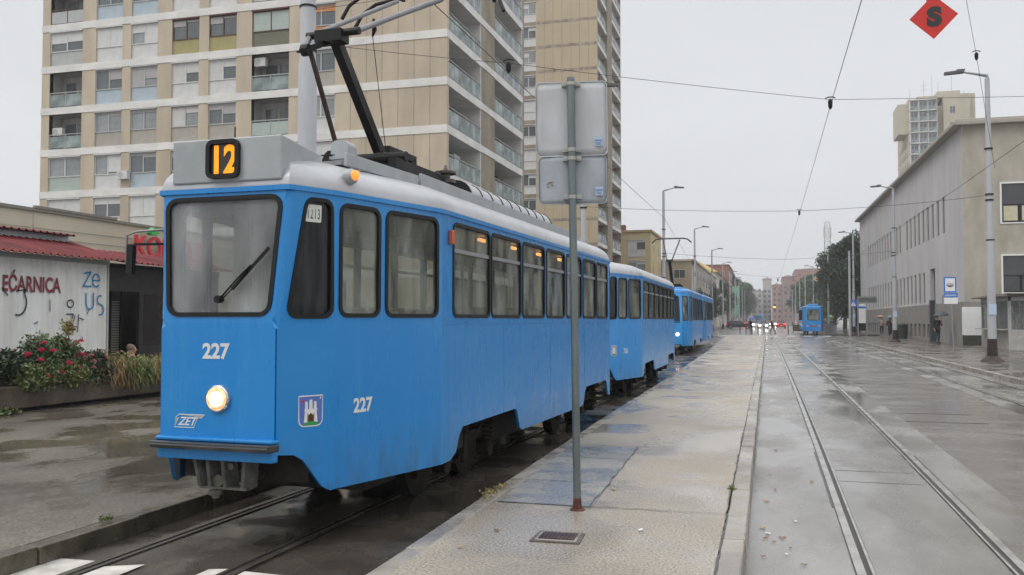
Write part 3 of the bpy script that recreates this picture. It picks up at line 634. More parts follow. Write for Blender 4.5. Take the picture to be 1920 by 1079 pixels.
# pantograph
PG = thing('pantograph', None, None); PG.parent = tram
b = MB(); b.box(-.42, .42, 2.30, 2.42, 3.10, 3.17); b.box(-.42, .42, 3.22, 3.34, 3.10, 3.17); b.box(.36, .44, 2.1, 3.4, 3.12, 3.22); b.box(-.44, -.36, 2.1, 3.4, 3.12, 3.22)
b.box(-.06, .06, 3.3, 3.42, 3.2, 3.42); b.box(-.06, .06, 2.75, 3.42, 3.40, 3.47); b.cyl((-.45, 2.32, 3.26), (.45, 2.32, 3.26), .05, n=12)
for x in (-.4, .4):
    for y in (2.15, 3.3): b.cyl((x, y, 2.98), (x, y, 3.12), .045, n=10)
b.cyl((-.18, 1.95, 3.22), (-.18, 2.15, 3.22), .07, n=10); b.cyl((0.05, 2.55, 3.30), (.05, 2.75, 3.30), .08, n=10); b.build('base_frame', BLKM, PG)
b = MB(); b.bar((.0, 2.72, 3.30), (0, 1.72, 4.27), .085, .10); b.build('lower_arm', BLKM, PG)
b = MB(); b.tube([(-.16, 2.1, 3.25), (-.16, 1.55, 4.12)], .024, 8); b.build('control_rod', mat('rod_rusty', (.05, .028, .02), .6, var=.4), PG)
b = MB(); b.cyl((-.27, 1.68, 4.31), (.27, 1.68, 4.31), .035, n=10); b.box(-.15, .12, 1.60, 1.76, 4.22, 4.33); b.bar((-.18, 1.50, 4.12), (.02, 1.78, 4.30), .05, .05); b.cyl((-.21, 1.50, 4.12), (-.14, 1.50, 4.12), .055, n=10); b.build('knee_joint', BLKM, PG)
b = MB(); b.tube([(.24, 1.70, 4.32), (.34, 3.75, 5.36)], .027, 10); b.tube([(-.24, 1.70, 4.32), (-.34, 3.75, 5.36)], .024, 10); b.tube([(0, 1.62, 4.22), (.24, 3.70, 5.28)], .012, 6); b.tube([(-.2, 1.5, 4.12), (-.25, 1.7, 4.32)], .03, 8)
b.build('upper_arm', mat('arm_grey', (.17, .17, .18), .4, .2, var=.15), PG, smooth='auto')
b = MB()
for dy in (-.16, .16):
    pts = [(-.93, 3.68 + dy, 5.14), (-.86, 3.72 + dy, 5.30), (-.70, 3.76 + dy, 5.42), (-.4, 3.78 + dy, 5.47), (.4, 3.78 + dy, 5.47), (.70, 3.76 + dy, 5.42), (.86, 3.72 + dy, 5.30), (.93, 3.68 + dy, 5.14)]
    b.tube(pts, .022, 8)
b.bar((-.35, 3.6, 5.38), (-.35, 3.96, 5.44), .03); b.bar((.35, 3.6, 5.38), (.35, 3.96, 5.44), .03); b.build('collector_head', BLKM, PG, smooth='auto')
b = MB(); b.tube([(.12, 2.25, 4.62), (.12, 2.27, 4.52), (.10, 2.27, 4.45)], [.012, .025, .008], 6); b.tube([(.10, 2.27, 4.46), (.10, 2.6, 3.30)], .004, 5); b.build('pull_rope', BLKM, PG)
# driver side mirror on a bent arm at the front-left corner
b = MB(); b.tube([(-.54, .12, 2.37), (-.74, .03, 2.35), (-.80, .0, 2.32), (-.805, .0, 2.10)], .009, 8); mr_ = b.build('mirror_arm', mat('arm_pale', (.2, .2, .2), .4, .5), tram, smooth='auto')
b = MB(); b.prism([(a, -.04, c) for a, c in rpoly([(-.775, 2.02), (-.72, 2.02), (-.71, 2.25), (-.765, 2.25)], .014)], (0, .04, 0)); b.bar((-.54, .14, 2.26), (-.74, .0, 2.25), .018); b.build('mirror', RUB, tram)
# interior
b = MB()
for k in range(8):
    for sx in (-1, 1):
        y = 2.3 + k * .85; b.box(sx * .72 - .2, sx * .72 + .2, y, y + .38, 1.26, 1.32); b.box(sx * .72 - .2, sx * .72 + .2, y + .36, y + .41, 1.26, 1.82); b.box(sx * .72 - .03, sx * .72 + .03, y + .1, y + .3, .86, 1.26)
b.build('passenger_seats', SEATM, tram, bevel=.02)
b = MB()
for y in (2.1, 3.8, 5.5, 7.2, 8.7):
    for sx in (-.45, .45): b.cyl((sx, y, .86), (sx, y, 2.78), .017, n=8)
for sx in (-.45, .45): b.cyl((sx, 2, 2.45), (sx, 8.8, 2.45), .015, n=8)
b.build('handrails', mat('rail_yellowish', (.40, .34, .16), .4, .3), tram)
b = MB(); b.box(-.9, .9, 1.5, 9.2, 2.72, 2.74); b.box(-.6, .6, .7, 1.5, 2.72, 2.74); b.build('ceiling', CREAM, tram)
b = MB(); b.box(-.75, -.12, 1.26, 1.29, .86, 2.7); b.box(.25, .86, 1.26, 1.29, .86, 1.75); b.box(-.12, .25, 1.265, 1.285, .86, 1.2); b.build('cab_partition', CREAM, tram)
b = MB(); b.box(-.42, .42, .22, .55, .86, 1.62); b.cyl((-.1, .42, 1.62), (-.1, .42, 1.70), .13, n=18); b.build('driver_console', mat('console_grey', (.16, .17, .17), .5), tram)
b = MB(); b.box(-.05, .40, .88, 1.25, 1.30, 1.40); b.box(-.05, .40, 1.17, 1.25, 1.35, 2.02); b.build('driver_seat', mat('seat_blue', (.03, .12, .26), .7), tram, bevel=.03)
b = MB()
for k in range(7):
    a = -.34 + k * .1; b.tube([(a, 1.2, 1.1), (a + .01, 1.16, 1.7), (a, 1.2, 2.5)], .045, 8)
b.tube([(-.2, .72, .9), (-.19, .70, 2.5)], .018, 8); b.build('cab_curtain', mat('curtain_cloth', (.42, .40, .30), .8, var=.25, scale=9), tram, smooth='auto')
b = MB()
for y in (4.86, 6.1, 7.4, 8.62): b.cyl((0.3, y - .11, 2.665), (0.3, y + .11, 2.665), .022, n=10)
b.build('ceiling_lamps', ILAMP, tram)

# trailer (same body, plainer)
tr2 = thing('tram_trailer', 'blue trailer car number 726 with silver roof, coupled behind tram 227', 'tram trailer', (-3.76, 18.17, 0), R(0))
SP = dict(OLD); SP['paint'] = BLUET; F2 = make_tram(SP, tr2); bogie(tr2, 3.03); bogie(tr2, 8.05)
tf2, _ = F2[(1, False)]; cf2, _ = F2[(0, False)]
lettering('fleet_number', '726', .15, tf2, .30, .965, LETW, tr2, .004)
sh2 = rpoly([(.25, .92), (.46, .92), (.46, 1.14), (.25, 1.14)], [.05, .05, .005, .005]); cr2 = flatmb(cf2, [sh2], (.0155, .017)).build('crest', MATS['crest_white'], tr2)
flatmb(cf2, [inset(sh2, .01)], (.017, .018)).build('crest_field', mat('crest_field_grey', (.25, .32, .5), .5), cr2)
flatmb(cf2, [[(.30, .97), (.41, .97), (.40, 1.10), (.31, 1.10)]], (.018, .019)).build('crest_castle', MATS['crest_white'], cr2); flatmb(cf2, [[(.27, .935), (.44, .935), (.355, .98)]], (.018, .0195)).build('crest_hill', MATS['crest_green'], cr2)
b = MB(); b.box(-.9, .9, 1.2, 9.2, 2.72, 2.74); b.build('ceiling', CREAM, tr2)
b = MB()
for k in range(8):
    for sx in (-1, 1): y = 2.3 + k * .85; b.box(sx * .72 - .2, sx * .72 + .2, y, y + .4, 1.2, 1.3); b.box(sx * .72 - .2, sx * .72 + .2, y + .36, y + .41, 1.26, 1.82)
b.build('passenger_seats', SEATM, tr2)
b = MB(); b.cyl((0, -1.9, .48), (0, .3, .48), .05, n=10); b.box(-.1, .1, -1.0, -.7, .4, .56); b.build('drawbar', BLKM, tr2)

# newer trams
def newspec(Ln, y0=0, roof=BLUE):
    P = [(.72, .10), (1.0, .75), (1.10, 1.6), (1.10, Ln - 1.2), (.98, Ln - .5), (.80, Ln - .05)]
    T = [(.62, .42), (.95, .85), (1.08, 1.6), (1.08, Ln - 1.2), (.94, Ln - .5), (.74, Ln - .12)]
    P = [(x, y + y0) for x, y in P]; T = [(x, y + y0) for x, y in T]
    Ls = Ln - 2.8; n = int(Ls / 1.15); ws = []
    for k in range(n):
        a = (k + .09) / n; c = (k + .91) / n; ws.append(((a, 1.66), (c, 1.66), (c, 2.78), (a, 2.78)))
    q = [[(0, .42), (1, .42)]] * 5
    q[2] = [(0, .42), (.10, .42), (.11, .66), (.30, .66), (.31, .42), (.70, .42), (.71, .66), (.90, .66), (.91, .42), (1, .42)]
    return dict(belt=1.62, top=3.02, plan=P, plan_top=T, bottom=q, win=[[((.12, 1.64), (.9, 1.64), (.9, 2.82), (.2, 2.82))], [((.15, 1.64), (.85, 1.64), (.85, 2.82), (.15, 2.82))], ws, [], []], radius=.06,
                endbottom=[[(0, .5), (1, .5)], [(0, .5), (1, .5)]], endwin=[[(.06, 1.55), (.94, 1.55), (.94, 2.82), (.06, 2.82)], [(.10, 1.62), (.90, 1.62), (.90, 2.80), (.10, 2.80)]],
                paint=BLUET, rubber=RUB, glass=GFOG, wglass=GDARK, dglass=GDARK, roofm=roof, roofh=.16, roofin=.3, endin=.35, gutter=BLUEP, floor=.9)
tr3 = thing('articulated_tram', 'blue two-section tram with raised pantograph, waiting behind the trailer', 'tram', (-4.70, 43.2, 0), 0)
F3 = make_tram(newspec(9.6, 0), tr3, 1); bogie(tr3, 2.9, det=False); bogie(tr3, 7.4, det=False)
make_tram(newspec(9.6, 10.1), tr3, 1)
b = MB(); b.box(-.92, .92, 9.4, 10.4, .6, 3.0); b.build('joint_bellows', mat('bellows_blue', (.015, .10, .28), .7, var=.2), tr3)
f3, L3 = F3['front']
for sx in (-1, 1):
    p = f3(L3 / 2 + sx * .52, .98, .02); b = MB(); b.cyl(p, p + Vector((0, -.03, 0)), .075, n=16); b.build('headlight', mat('tram_lamp_on', (1, .55, .25), .3, emit=8, var=.02), tr3)
b = MB(); p = f3(L3 / 2, 2.60, .0); b.box(-.42, .42, p.y - .06, p.y + .02, 2.62, 2.92); b.build('destination_display', BLKM, tr3); p = f3(L3 / 2 + .42, 2.6, .04)
text_mb('9 LJUBLJANICA', .17, (-.40, p.y - .035, 2.70), (1, 0, 0), (0, 0, 1), .01, .006, sx=.55).build('destination_text', mat('display_green', (.35, 1, .12), .4, emit=1.6), tr3)
b = MB(); b.bar(f3(L3 * .35, 1.62, .06), f3(L3 * .72, 2.2, .06), .03); b.build('wiper', BLKM, tr3)
b = MB(); b.box(-.6, .6, 1.2, 3.2, 3.12, 3.3); b.box(-.5, .5, 5.5, 7.5, 3.15, 3.38); b.build('roof_gear', BLUE2, tr3, bevel=.04)
pg3 = thing('pantograph', None, None); pg3.parent = tr3
b = MB(); b.box(-.5, .5, 2.0, 2.12, 3.36, 3.48); b.box(-.5, .5, 3.2, 3.3, 3.36, 3.46); b.box(-.5, -.4, 2, 3.3, 3.36, 3.46); b.box(.4, .5, 2, 3.3, 3.36, 3.46); b.bar((0, 3.0, 3.45), (0, 1.6, 4.62), .14, .14); b.build('lower_arm', BLKM, pg3)
b = MB(); b.box(-.16, .16, 1.5, 1.7, 4.58, 4.68); b.bar((-.12, 1.6, 4.66), (-.42, 2.6, 5.75), .045); b.bar((.12, 1.6, 4.66), (.42, 2.6, 5.75), .045)
b.tube([(-1.0, 2.6, 5.60), (-.8, 2.6, 5.78), (-.6, 2.6, 5.82), (.6, 2.6, 5.82), (.8, 2.6, 5.78), (1.0, 2.6, 5.60)], .04, 6); b.build('collector_head', mat('head_iron', (.06, .05, .045), .5, .5), pg3)

tr4 = thing('distant_tram', 'blue tram seen from behind on the right track beyond the crossing', 'tram', (4.75, 116.6, 0), R(180))
F4 = make_tram(newspec(14, 0), tr4, 1); bogie(tr4, 3.4, det=False); bogie(tr4, 10.6, det=False)
f4, L4 = F4['rear']
b = MB(); b.box(-.55, .55, 8.5, 13.6, 3.15, 3.42); b.build('roof_gear', BLUE2, tr4, bevel=.08)
b = MB(); p = f4(L4 * .5, 1.0, .02); b.box(-.32, .32, p.y, p.y + .03, .92, 1.04); b.build('number_plate', mat('plate_ochre', (.25, .17, .04), .5), tr4)
for s_ in (.12, .88): p = f4(L4 * s_, 1.0, .02); b = MB(); b.cyl(p, p + Vector((0, .03, 0)), .07, n=12); b.build('tail_lamp', mat('tail_red', (1, .04, .05), .4, emit=1.0 if s_ > .5 else .9), tr4)
b = MB(); p = f4(L4 * .5, 1.75, -.08); b.box(-.40, .40, p.y - .02, p.y, 1.70, 2.10); b.build('rear_seat_back', mat('notice_white', (.6, .62, .62), .5), tr4)
b = MB(); b.box(-.75, .75, 13.85, 14.12, .42, .52); b.build('bumper', BLUE2, tr4)

dup(tr4, (-2.6, 300, 0), R(180), 'tiny blue tram far down the street left of the traffic signal')

# ------------------------------------------------------------ left tower block (beige precast, white bands)
FH, Z0 = 2.85, 18.43            # floor height, underside of a reference band
bA = thing('apartment_tower', 'tall beige tower block with white floor bands and corner balconies, nearest on the left', 'building', (-18.1, 49.05, 0))
NF0, NF1 = -6, 5
cells = [(-28.75, -26.08), (-25.0, -22.88), (-22.2, -20.14), (-19.04, -16.99), (-16.27, -14.24), (-13.13, -10.48), (-9.3, -7.29)]
xl = -29.4
wm = {k: mat('cladding_' + k, c, .6, var=.08, scale=2) for k, c in dict(white=(.57, .57, .555), blue=(.38, .45, .50), beige=(.36, .335, .29), yellow=(.33, .29, .12), brown=(.10, .04, .03), grey=(.40, .41, .40), shutter=(.52, .51, .49), shutterg=(.36, .35, .34), orange=(.55, .22, .06), green=(.36, .42, .38), olive=(.13, .13, .085)).items()}
# (cell, k from reference band) -> (frame, panel, left shutter, right shutter, shutter colour)
TY = {0: {2: 'Lb', 1: ('white', 'grey', .55, .5, 'white'), 0: 'Lo', -1: 'La', -2: ('white', 'green', 0, 0, 'white'), -3: ('white', 'white', 1, 1, 'white'), 3: 'Lo'},
      1: {2: ('grey', 'blue', 0, 0, 'shutter'), 1: ('white', 'white', 1, 1, 'white'), 0: ('grey', 'blue', 0, .5, 'shutterg'), -1: ('grey', 'beige', 0, .15, 'shutterg'), -2: ('white', 'white', 0, .9, 'white'), -3: ('white', 'white', .3, .3, 'white')},
      2: {2: ('grey', 'blue', .2, .2, 'shutterg'), 1: ('white', 'white', .4, 1, 'white'), 0: ('grey', 'blue', 1, .6, 'shutterg'), -1: ('grey', 'beige', .1, .1, 'shutterg'), -2: ('grey', 'blue', .1, .2, 'shutterg'), -3: ('white', 'white', 1, 1, 'white')},
      3: {2: ('white', 'white', 1, 1, 'white'), 1: ('brown', 'yellow', .3, .1, 'shutterg'), 0: ('white', 'white', 1, .5, 'shutter'), -1: ('grey', 'beige', 1, .3, 'shutter'), -2: ('grey', 'beige', .3, .3, 'shutterg'), -3: ('white', 'white', 1, 1, 'white')},
      4: {2: ('white', 'white', 1, 1, 'white'), 1: ('brown', 'yellow', .35, .1, 'shutterg'), 0: ('white', 'white', 1, .35, 'shutter'), -1: ('grey', 'beige', .25, .5, 'shutterg'), -2: ('grey', 'beige', .3, .1, 'shutterg')},
      5: {2: 'Lb', 1: ('brown', 'olive', 1, 1, 'green'), 0: 'La', -1: 'Lw', -2: 'Lo', -3: 'Lo', 3: ('brown', 'grey', 0, .5, 'shutter')},
      6: {2: ('grey', 'grey', 0, .2, 'shutterg'), 1: ('grey', 'orange', .3, .3, 'orange'), 0: ('grey', 'beige', .1, .1, 'shutterg'), -1: ('white', 'white', .1, .1, 'white'), -2: ('white', 'white', 1, 1, 'white')}}
WM = {}
def window_mesh(w, h, t):
    key = (round(w, 2), round(h, 2), t)
    if key in WM: return WM[key]
    fr_, pn, sl, sr, sc = t; b = MB(); g = MB(); s = MB(); ph = h * .40; f = .06
    b.box(0, w, 0, .06, 0, ph, 1); b.box(0, w, -.05, .08, ph, ph + f, 0); b.box(0, w, -.02, .08, h - f - .12, h, 0); b.box(0, f, -.03, .08, ph + f, h - f - .12, 0); b.box(w - f, w, -.03, .08, ph + f, h - f - .12, 0); b.box(w * .5 - .04, w * .5 + .04, -.03, .08, ph + f, h - f - .12, 0)
    b.box(0, w, -.16, -.02, h - .10, h - .02, 0)
    g.box(f, w * .5 - .04, .03, .05, ph + f, h - f - .12); g.box(w * .5 + .04, w - f, .03, .05, ph + f, h - f - .12)
    H2 = h - f - .12 - ph - f
    for x0, x1, q in ((f, w * .5 - .04, sl), (w * .5 + .04, w - f, sr)):
        if q > 0: s.box(x0, x1, -.01, .02, ph + f + H2 * (1 - q), h - f - .12)
    WM[key] = (b.mesh('window_unit', [wm[fr_], wm[pn]]), g.mesh('pane', random.choice([PANE, PANE, PANEL])), s.mesh('shutter', wm[sc]) if s.f else None); return WM[key]
def put_window(par, x, y, z, w, h, t, rz=0):
    a, g, s = window_mesh(w, h, t); o = obj('window', a, par, (x, y, z), rz); obj('pane', g, o)
    if s: obj('shutter', s, o)
LM = {}
def loggia_mesh(w, h, d, k):
    key = (round(w, 2), round(h, 2), round(d, 2), k)
    if key in LM: return LM[key]
    b = MB(); b.face([(0, d, 0), (w, d, 0), (w, d, h), (0, d, h)]); b.face([(0, 0, 0), (0, d, 0), (0, d, h), (0, 0, h)]); b.face([(w, 0, 0), (w, d, 0), (w, d, h), (w, 0, h)]); b.face([(0, 0, 0), (w, 0, 0), (w, d, 0), (0, d, 0)]); b.face([(0, 0, h), (w, 0, h), (w, d, h), (0, d, h)])
    g = MB(); g.box(w * .12, w * .42, d - .06, d - .02, .1, h * .82); g.box(w * .5, w * .86, d - .06, d - .02, h * .35, h * .82)
    r = MB(); n = 2 if w < 3.5 else max(3, int(w / 1.05)); hh = .98
    for i in range(n): r.box(w * i / n + .03, w * (i + 1) / n - .03, .02, .04, .08, hh - .1, 1)
    for i in range(n + 1): r.box(w * i / n - .02 if 0 < i < n else (0 if i == 0 else w - .04), w * i / n + .02 if 0 < i < n else (.04 if i == 0 else w), 0, .05, 0, hh, 0)
    r.box(0, w, -.005, .055, hh, hh + .05, 0)
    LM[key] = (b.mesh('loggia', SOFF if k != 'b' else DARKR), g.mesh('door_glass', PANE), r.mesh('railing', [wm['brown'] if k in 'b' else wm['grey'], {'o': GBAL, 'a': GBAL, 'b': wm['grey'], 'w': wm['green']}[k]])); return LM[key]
def put_loggia(par, x, y, z, w, h, d, k, rz=0):
    a, g, r = loggia_mesh(w, h, d, k); o = obj('loggia', a, par, (x, y, z), rz); obj('door_glass', g, o); obj('railing', r, o); return o
ACM = MB().box(-.4, .4, -.28, 0, -.27, .27).cyl((-.12, -.285, 0), (-.12, -.29, 0), .2, n=20, mi=1).mesh('air_conditioner', [wm['white'], wm['grey']])
piers = MB(); bands = MB(); ks = list(range(NF0 + 1, NF1 + 1))
ed = [xl] + [v for c in cells for v in c] + [0]
zb_, zt_ = 0, Z0 + FH * NF1
for i in range(0, len(ed) - 1, 2):
    x1 = ed[i + 1]
    if i == len(ed) - 2: piers.box(ed[i], 0, 0, .35, 0, zt_)
    else: piers.box(ed[i], x1, 0, .35, 0, zt_)
for k in range(NF0, NF1 + 1):
    z = Z0 + k * FH; bands.box(xl - .03, .03, -.04, .30, z, z + .47)
bandside = MB()
jn = MB()
for x in (-6.25, -5.2, -4.17, -3.12, -2.09, -1.07): jn.box(x - .012, x + .012, -.004, .01, 0, zt_)
jn.build('panel_joints', JOINT, bA); 
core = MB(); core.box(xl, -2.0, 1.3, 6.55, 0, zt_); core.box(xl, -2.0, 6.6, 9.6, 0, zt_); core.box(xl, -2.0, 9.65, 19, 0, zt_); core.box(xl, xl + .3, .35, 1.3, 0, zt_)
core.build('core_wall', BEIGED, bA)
for k in ks:
    z = Z0 + (k - 1) * FH + .47; h = FH - .47
    if z < 1: continue
    for ci, (a, c) in enumerate(cells):
        t = TY[ci].get(k - 0, None) if True else None
        t = TY[ci].get(k, ('grey', 'beige', random.choice([0, .3, 1]), random.choice([0, .5, 1]), 'shutter'))
        if isinstance(t, str):
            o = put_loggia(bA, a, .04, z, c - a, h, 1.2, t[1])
            if t[1] == 'a': obj('air_conditioner', ACM, o, (.5 if ci == 0 else .45, .45, 1.25 if ci == 0 else 1.95))
        else: put_window(bA, a, .10, z, c - a, h, t)
obj('air_conditioner', ACM, bA, (-22.2 - .3, -.05, Z0 - 2 * FH - 1.55))
# side towards the street: two balcony stacks with a beige fin between
S1, S2, S3, S4 = .35, 6.65, 9.6, 16.9
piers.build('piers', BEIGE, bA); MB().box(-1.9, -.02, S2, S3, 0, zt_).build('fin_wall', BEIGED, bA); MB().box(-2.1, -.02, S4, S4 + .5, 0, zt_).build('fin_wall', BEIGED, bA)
side_b = MB()
for k in range(NF0, NF1 + 1):
    z = Z0 + k * FH
    side_b.box(-1.95, .02, S1, S2 - .02, z, z + .5); side_b.box(-1.95, .02, S3 + .02, S4, z, z + .5); side_b.box(-1.9, .025, S2 - .02, S3 + .02, z + .03, z + .47)
bands.build('floor_bands', BANDW, bA); side_b.build('balcony_slabs', BANDW, bA)
part = MB(); part.box(-1.9, -.03, S2 - .16, S2 - .02, 0, zt_); part.box(-1.9, -.03, S4 - .16, S4 - .02, 0, zt_); part.build('partition_walls', BANDW, bA)
BM = {}
def balcony_mesh(Ln, h, key):
    if (Ln, key) in BM: return BM[(Ln, key)]
    r = MB(); n = max(5, int(Ln / 1.0)); hh = 1.02
    for i in range(n): r.box(-.03, -.01, Ln * i / n + .03, Ln * (i + 1) / n - .03, .12, hh - .04, 1)
    for i in range(n + 1): y = min(max(Ln * i / n, .02), Ln - .02); r.box(-.04, .0, y - .018, y + .018, 0, hh + .08, 0)
    r.box(-.045, .005, 0, Ln, hh + .08, hh + .13, 0); r.box(-.04, 0, 0, Ln, .06, .1, 0)
    g = MB(); g.box(-1.98, -1.94, Ln * .15, Ln * .38, .1, 2.1); g.box(-1.98, -1.94, Ln * .45, Ln * .75, .9, 2.1)
    BM[(Ln, key)] = (r.mesh('balcony', [wm['grey'] if key else GREYM, GBAL]), g.mesh('door_glass', PANE)); return BM[(Ln, key)]
for k in ks:
    z = Z0 + (k - 1) * FH + .5
    if z < 4: continue
    for y0, y1, q in ((S1, S2 - .18, 0), (S3 + .04, S4 - .18, 0)):
        r, g = balcony_mesh(round(y1 - y0, 2), 2.35, q); o = obj('balcony', r, bA, (-.02, y0, z)); obj('door_glass', g, o)
        rr_ = random.Random(k * 7 + int(y0))
        if rr_.random() < .8:
            j = MB(); yy = rr_.uniform(.8, 4.6); j.box(-1.5, -.9, yy, yy + rr_.uniform(.4, 1.6), 0, rr_.uniform(.7, 1.9)); j.build('stored_things', rr_.choice([wm['brown'], wm['orange'], wm['white'], wm['grey']]), o)
# cloth, wooden screen and flower box seen on the lower balconies
o = MB(); o.box(-.10, -.06, .5, 5.0, .9, 1.45); o.build('screen', mat('screen_orange', (.42, .22, .09), .7, var=.2), bA, loc=(0, S1, Z0 - 4 * FH + .5))
o = MB(); o.box(-.16, -.06, 5.0, 5.8, .7, 1.35); o.build('laundry', mat('cloth_blue', (.03, .16, .42), .8), bA, loc=(0, S1, Z0 - 4 * FH + .5))
o = MB(); o.box(-1.3, -1.2, .9, 3.6, 0, 2.3); o.build('wooden_screen', mat('wood_brown', (.17, .07, .035), .7), bA, loc=(0, S3, Z0 - 4 * FH + .5))
def leaf_mesh(name, n, f, size, m, seed=0, up=.3):
    r = random.Random(seed); b = MB()
    for i in range(n):
        p = f(r)
        if p is None: continue
        a = Vector((r.gauss(0, 1), r.gauss(0, 1), r.gauss(0, 1))).normalized(); c = a.cross(Vector((r.gauss(0, 1), r.gauss(0, 1), r.gauss(0, 1) + up))).normalized()
        s = size * r.uniform(.6, 1.4); p = Vector(p); b.face([p - a * s, p + c * s * .45, p + a * s, p - c * s * .45])
    return b.mesh(name, m)
LEAF = mat('leaf_green', (.075, .115, .035), .5, var=.35, scale=1.2, island=.45, detail=3)
LEAF2 = mat('leaf_light', (.11, .14, .045), .5, var=.35, scale=1.2, island=.4, detail=3)
LEAFD = mat('leaf_dark', (.035, .058, .026), .55, var=.35, scale=1, island=.4, detail=3)
BARK = mat('bark', (.07, .055, .04), .9, var=.3, scale=8)
me = leaf_mesh('balcony_plants', 420, lambda r: (r.uniform(-.15, .22), r.uniform(0, 6.6), r.uniform(-.1, .3)), .13, LEAF, 3); obj('balcony_plants', me, bA, (0, S3 + .2, Z0 - 4 * FH + 1.55))

# ------------------------------------------------------------ second tower
bB = thing('apartment_tower', 'taller beige tower block behind, with dark floor joints and blank slab gable', 'building', (-18.2, 98, 0))
FB = 2.84; ZB = 35.56; nB = range(-12, 5); ztB = ZB + 5 * FB
b = MB(); b.box(-7.1, 0, 0, .3, 0, ztB); b.box(-9.0, -8.9, 0, .3, 0, ztB); b.build('gable_wall', mat('gable_beige', (.47, .385, .26), .75, var=.08, scale=.4, stretch=(1, 1, .4), detail=8), bB)
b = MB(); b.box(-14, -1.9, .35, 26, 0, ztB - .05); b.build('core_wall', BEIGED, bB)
b = MB(); rr = random.Random(4)
for k in nB: b.box(-7.0, -.0, -.012, .01, ZB + k * FB, ZB + k * FB + .34)
b.build('floor_joints', mat('joint_brown', (.17, .13, .095), .9, c2=(.42, .36, .28), scale=1.5), bB)
b = MB()
for x in (-6.1, -5.1, -4.05, -3.0, -2.0, -1.0): b.box(x - .012, x + .012, -.008, .01, 0, ztB)
b.build('panel_joints', JOINT, bB)
b = MB(); fb = MB()
SB = (.3, 6.1, 9.3, 16.4)
for k in nB:
    z = ZB + k * FB; b.box(-1.85, .02, SB[0], SB[1], z, z + .42); b.box(-1.85, .02, SB[2], SB[3], z, z + .42)
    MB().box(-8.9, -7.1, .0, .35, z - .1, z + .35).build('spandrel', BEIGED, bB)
b.build('balcony_slabs', BANDW, bB)
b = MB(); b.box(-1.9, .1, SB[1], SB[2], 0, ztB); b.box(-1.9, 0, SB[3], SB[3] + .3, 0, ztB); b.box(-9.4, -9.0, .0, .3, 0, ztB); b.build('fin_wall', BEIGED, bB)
rr = random.Random(12)
for k in nB:
    z = ZB + k * FB + .35
    if z < 1: continue
    put_window(bB, -8.9, .1, z, 1.8, 2.39, rr.choice([('white', 'white', 0, .3, 'white'), ('white', 'white', .5, .1, 'white'), ('white', 'white', 1, 1, 'white'), ('white', 'white', .1, .1, 'white')]))
    for y0, y1, q in ((SB[0], SB[1], 1), (SB[2], SB[3], 1)):
        r, g = balcony_mesh(round(y1 - y0, 2), 2.35, q); o = obj('balcony', r, bB, (-.02, y0, z + .07)); obj('door_glass', g, o)
b = MB()
for k in (9, 7, 3, 1): b.tube([(0, 8, ZB - k * FB), (1.3, 8.2, ZB - k * FB + .05)], .03, 5); b.cyl((1.3, 8.2, ZB - k * FB - .2), (1.3, 8.2, ZB - k * FB + .3), .03, n=5)
b.build('aerials', GREYM, bB)

# ------------------------------------------------------------ generic far building with one window part per opening
GW = {}
def grid_window(w, h, d=.14, m=None, fr_=None):
    key = (w, h, m.name if m else '', fr_.name if fr_ else '')
    if key not in GW:
        b = MB(); b.box(0, w, -.03, .06, 0, .07, 1); b.box(0, w, -.03, .06, h - .07, h, 1); b.box(0, .07, -.03, .06, .07, h - .07, 1); b.box(w - .07, w, -.03, .06, .07, h - .07, 1); b.box(w / 2 - .03, w / 2 + .03, -.02, .05, .07, h - .07, 1); b.box(.07, w - .07, .0, .03, .07, h - .07, 0)
        GW[key] = b.mesh('window', [m or PANE, fr_ or wm['white']])
    return GW[key]
def house(name, label, x0, x1, y0, y1, h, wall, roofm=None, rooft=.0, fl=3.1, grids=(), cat='building', eave=.4, winm=None):
    o = thing(name, label, cat, (x0, y0, 0)); W_, D_ = x1 - x0, y1 - y0
    b = MB(); b.box(0, W_, 0, D_, 0, h); b.build('wall', wall, o)
    r = MB()
    if rooft > 0:
        e_ = eave; r.add([(-e_, -e_, h), (W_ + e_, -e_, h), (W_ + e_, D_ + e_, h), (-e_, D_ + e_, h), (W_ / 2, W_ * .3, h + rooft), (W_ / 2, D_ - W_ * .3, h + rooft)], [(0, 1, 4), (1, 2, 5, 4), (2, 3, 5), (3, 0, 4, 5), (0, 3, 2, 1)])
    else: r.box(-.25, W_ + .25, -.25, D_ + .25, h, h + .3)
    r.build('roof', roofm or BANDW, o)
    for face, n, wv, hv, z0, nf, pitch in grids:
        for k in range(nf):
            for i in range(n):
                me = grid_window(wv, hv, m=winm or (PANED if (i + k) % 3 else PANE))
                if face == 'f': s = W_ / n; obj('window', me, o, (s * (i + .5) - wv / 2, -.03, z0 + k * fl))
                elif face == 'r': s = D_ / n; obj('window', me, o, (W_ + .03, s * (i + .5) - wv / 2, z0 + k * fl), R(90))
                else: s = D_ / n; obj('window', me, o, (-.03, s * (i + .5) + wv / 2, z0 + k * fl), R(-90))
    return o
YEL = mat('render_yellow', (.55, .44, .23), .8, var=.08, scale=.5); CRM = mat('render_cream', (.50, .45, .35), .8, var=.1, scale=.5); PINK = mat('render_pink', (.42, .22, .18), .8, var=.08); GRW = mat('render_grey', (.42, .40, .37), .8, var=.1); TAN = mat('render_tan', (.40, .33, .23), .8, var=.1, scale=.6); TILE = mat('roof_tile', (.22, .08, .05), .8, var=.2, scale=3); YELR = mat('roof_band_yellow', (.50, .35, .10), .8); WHR = mat('render_white', (.58, .56, .52), .8, var=.08)
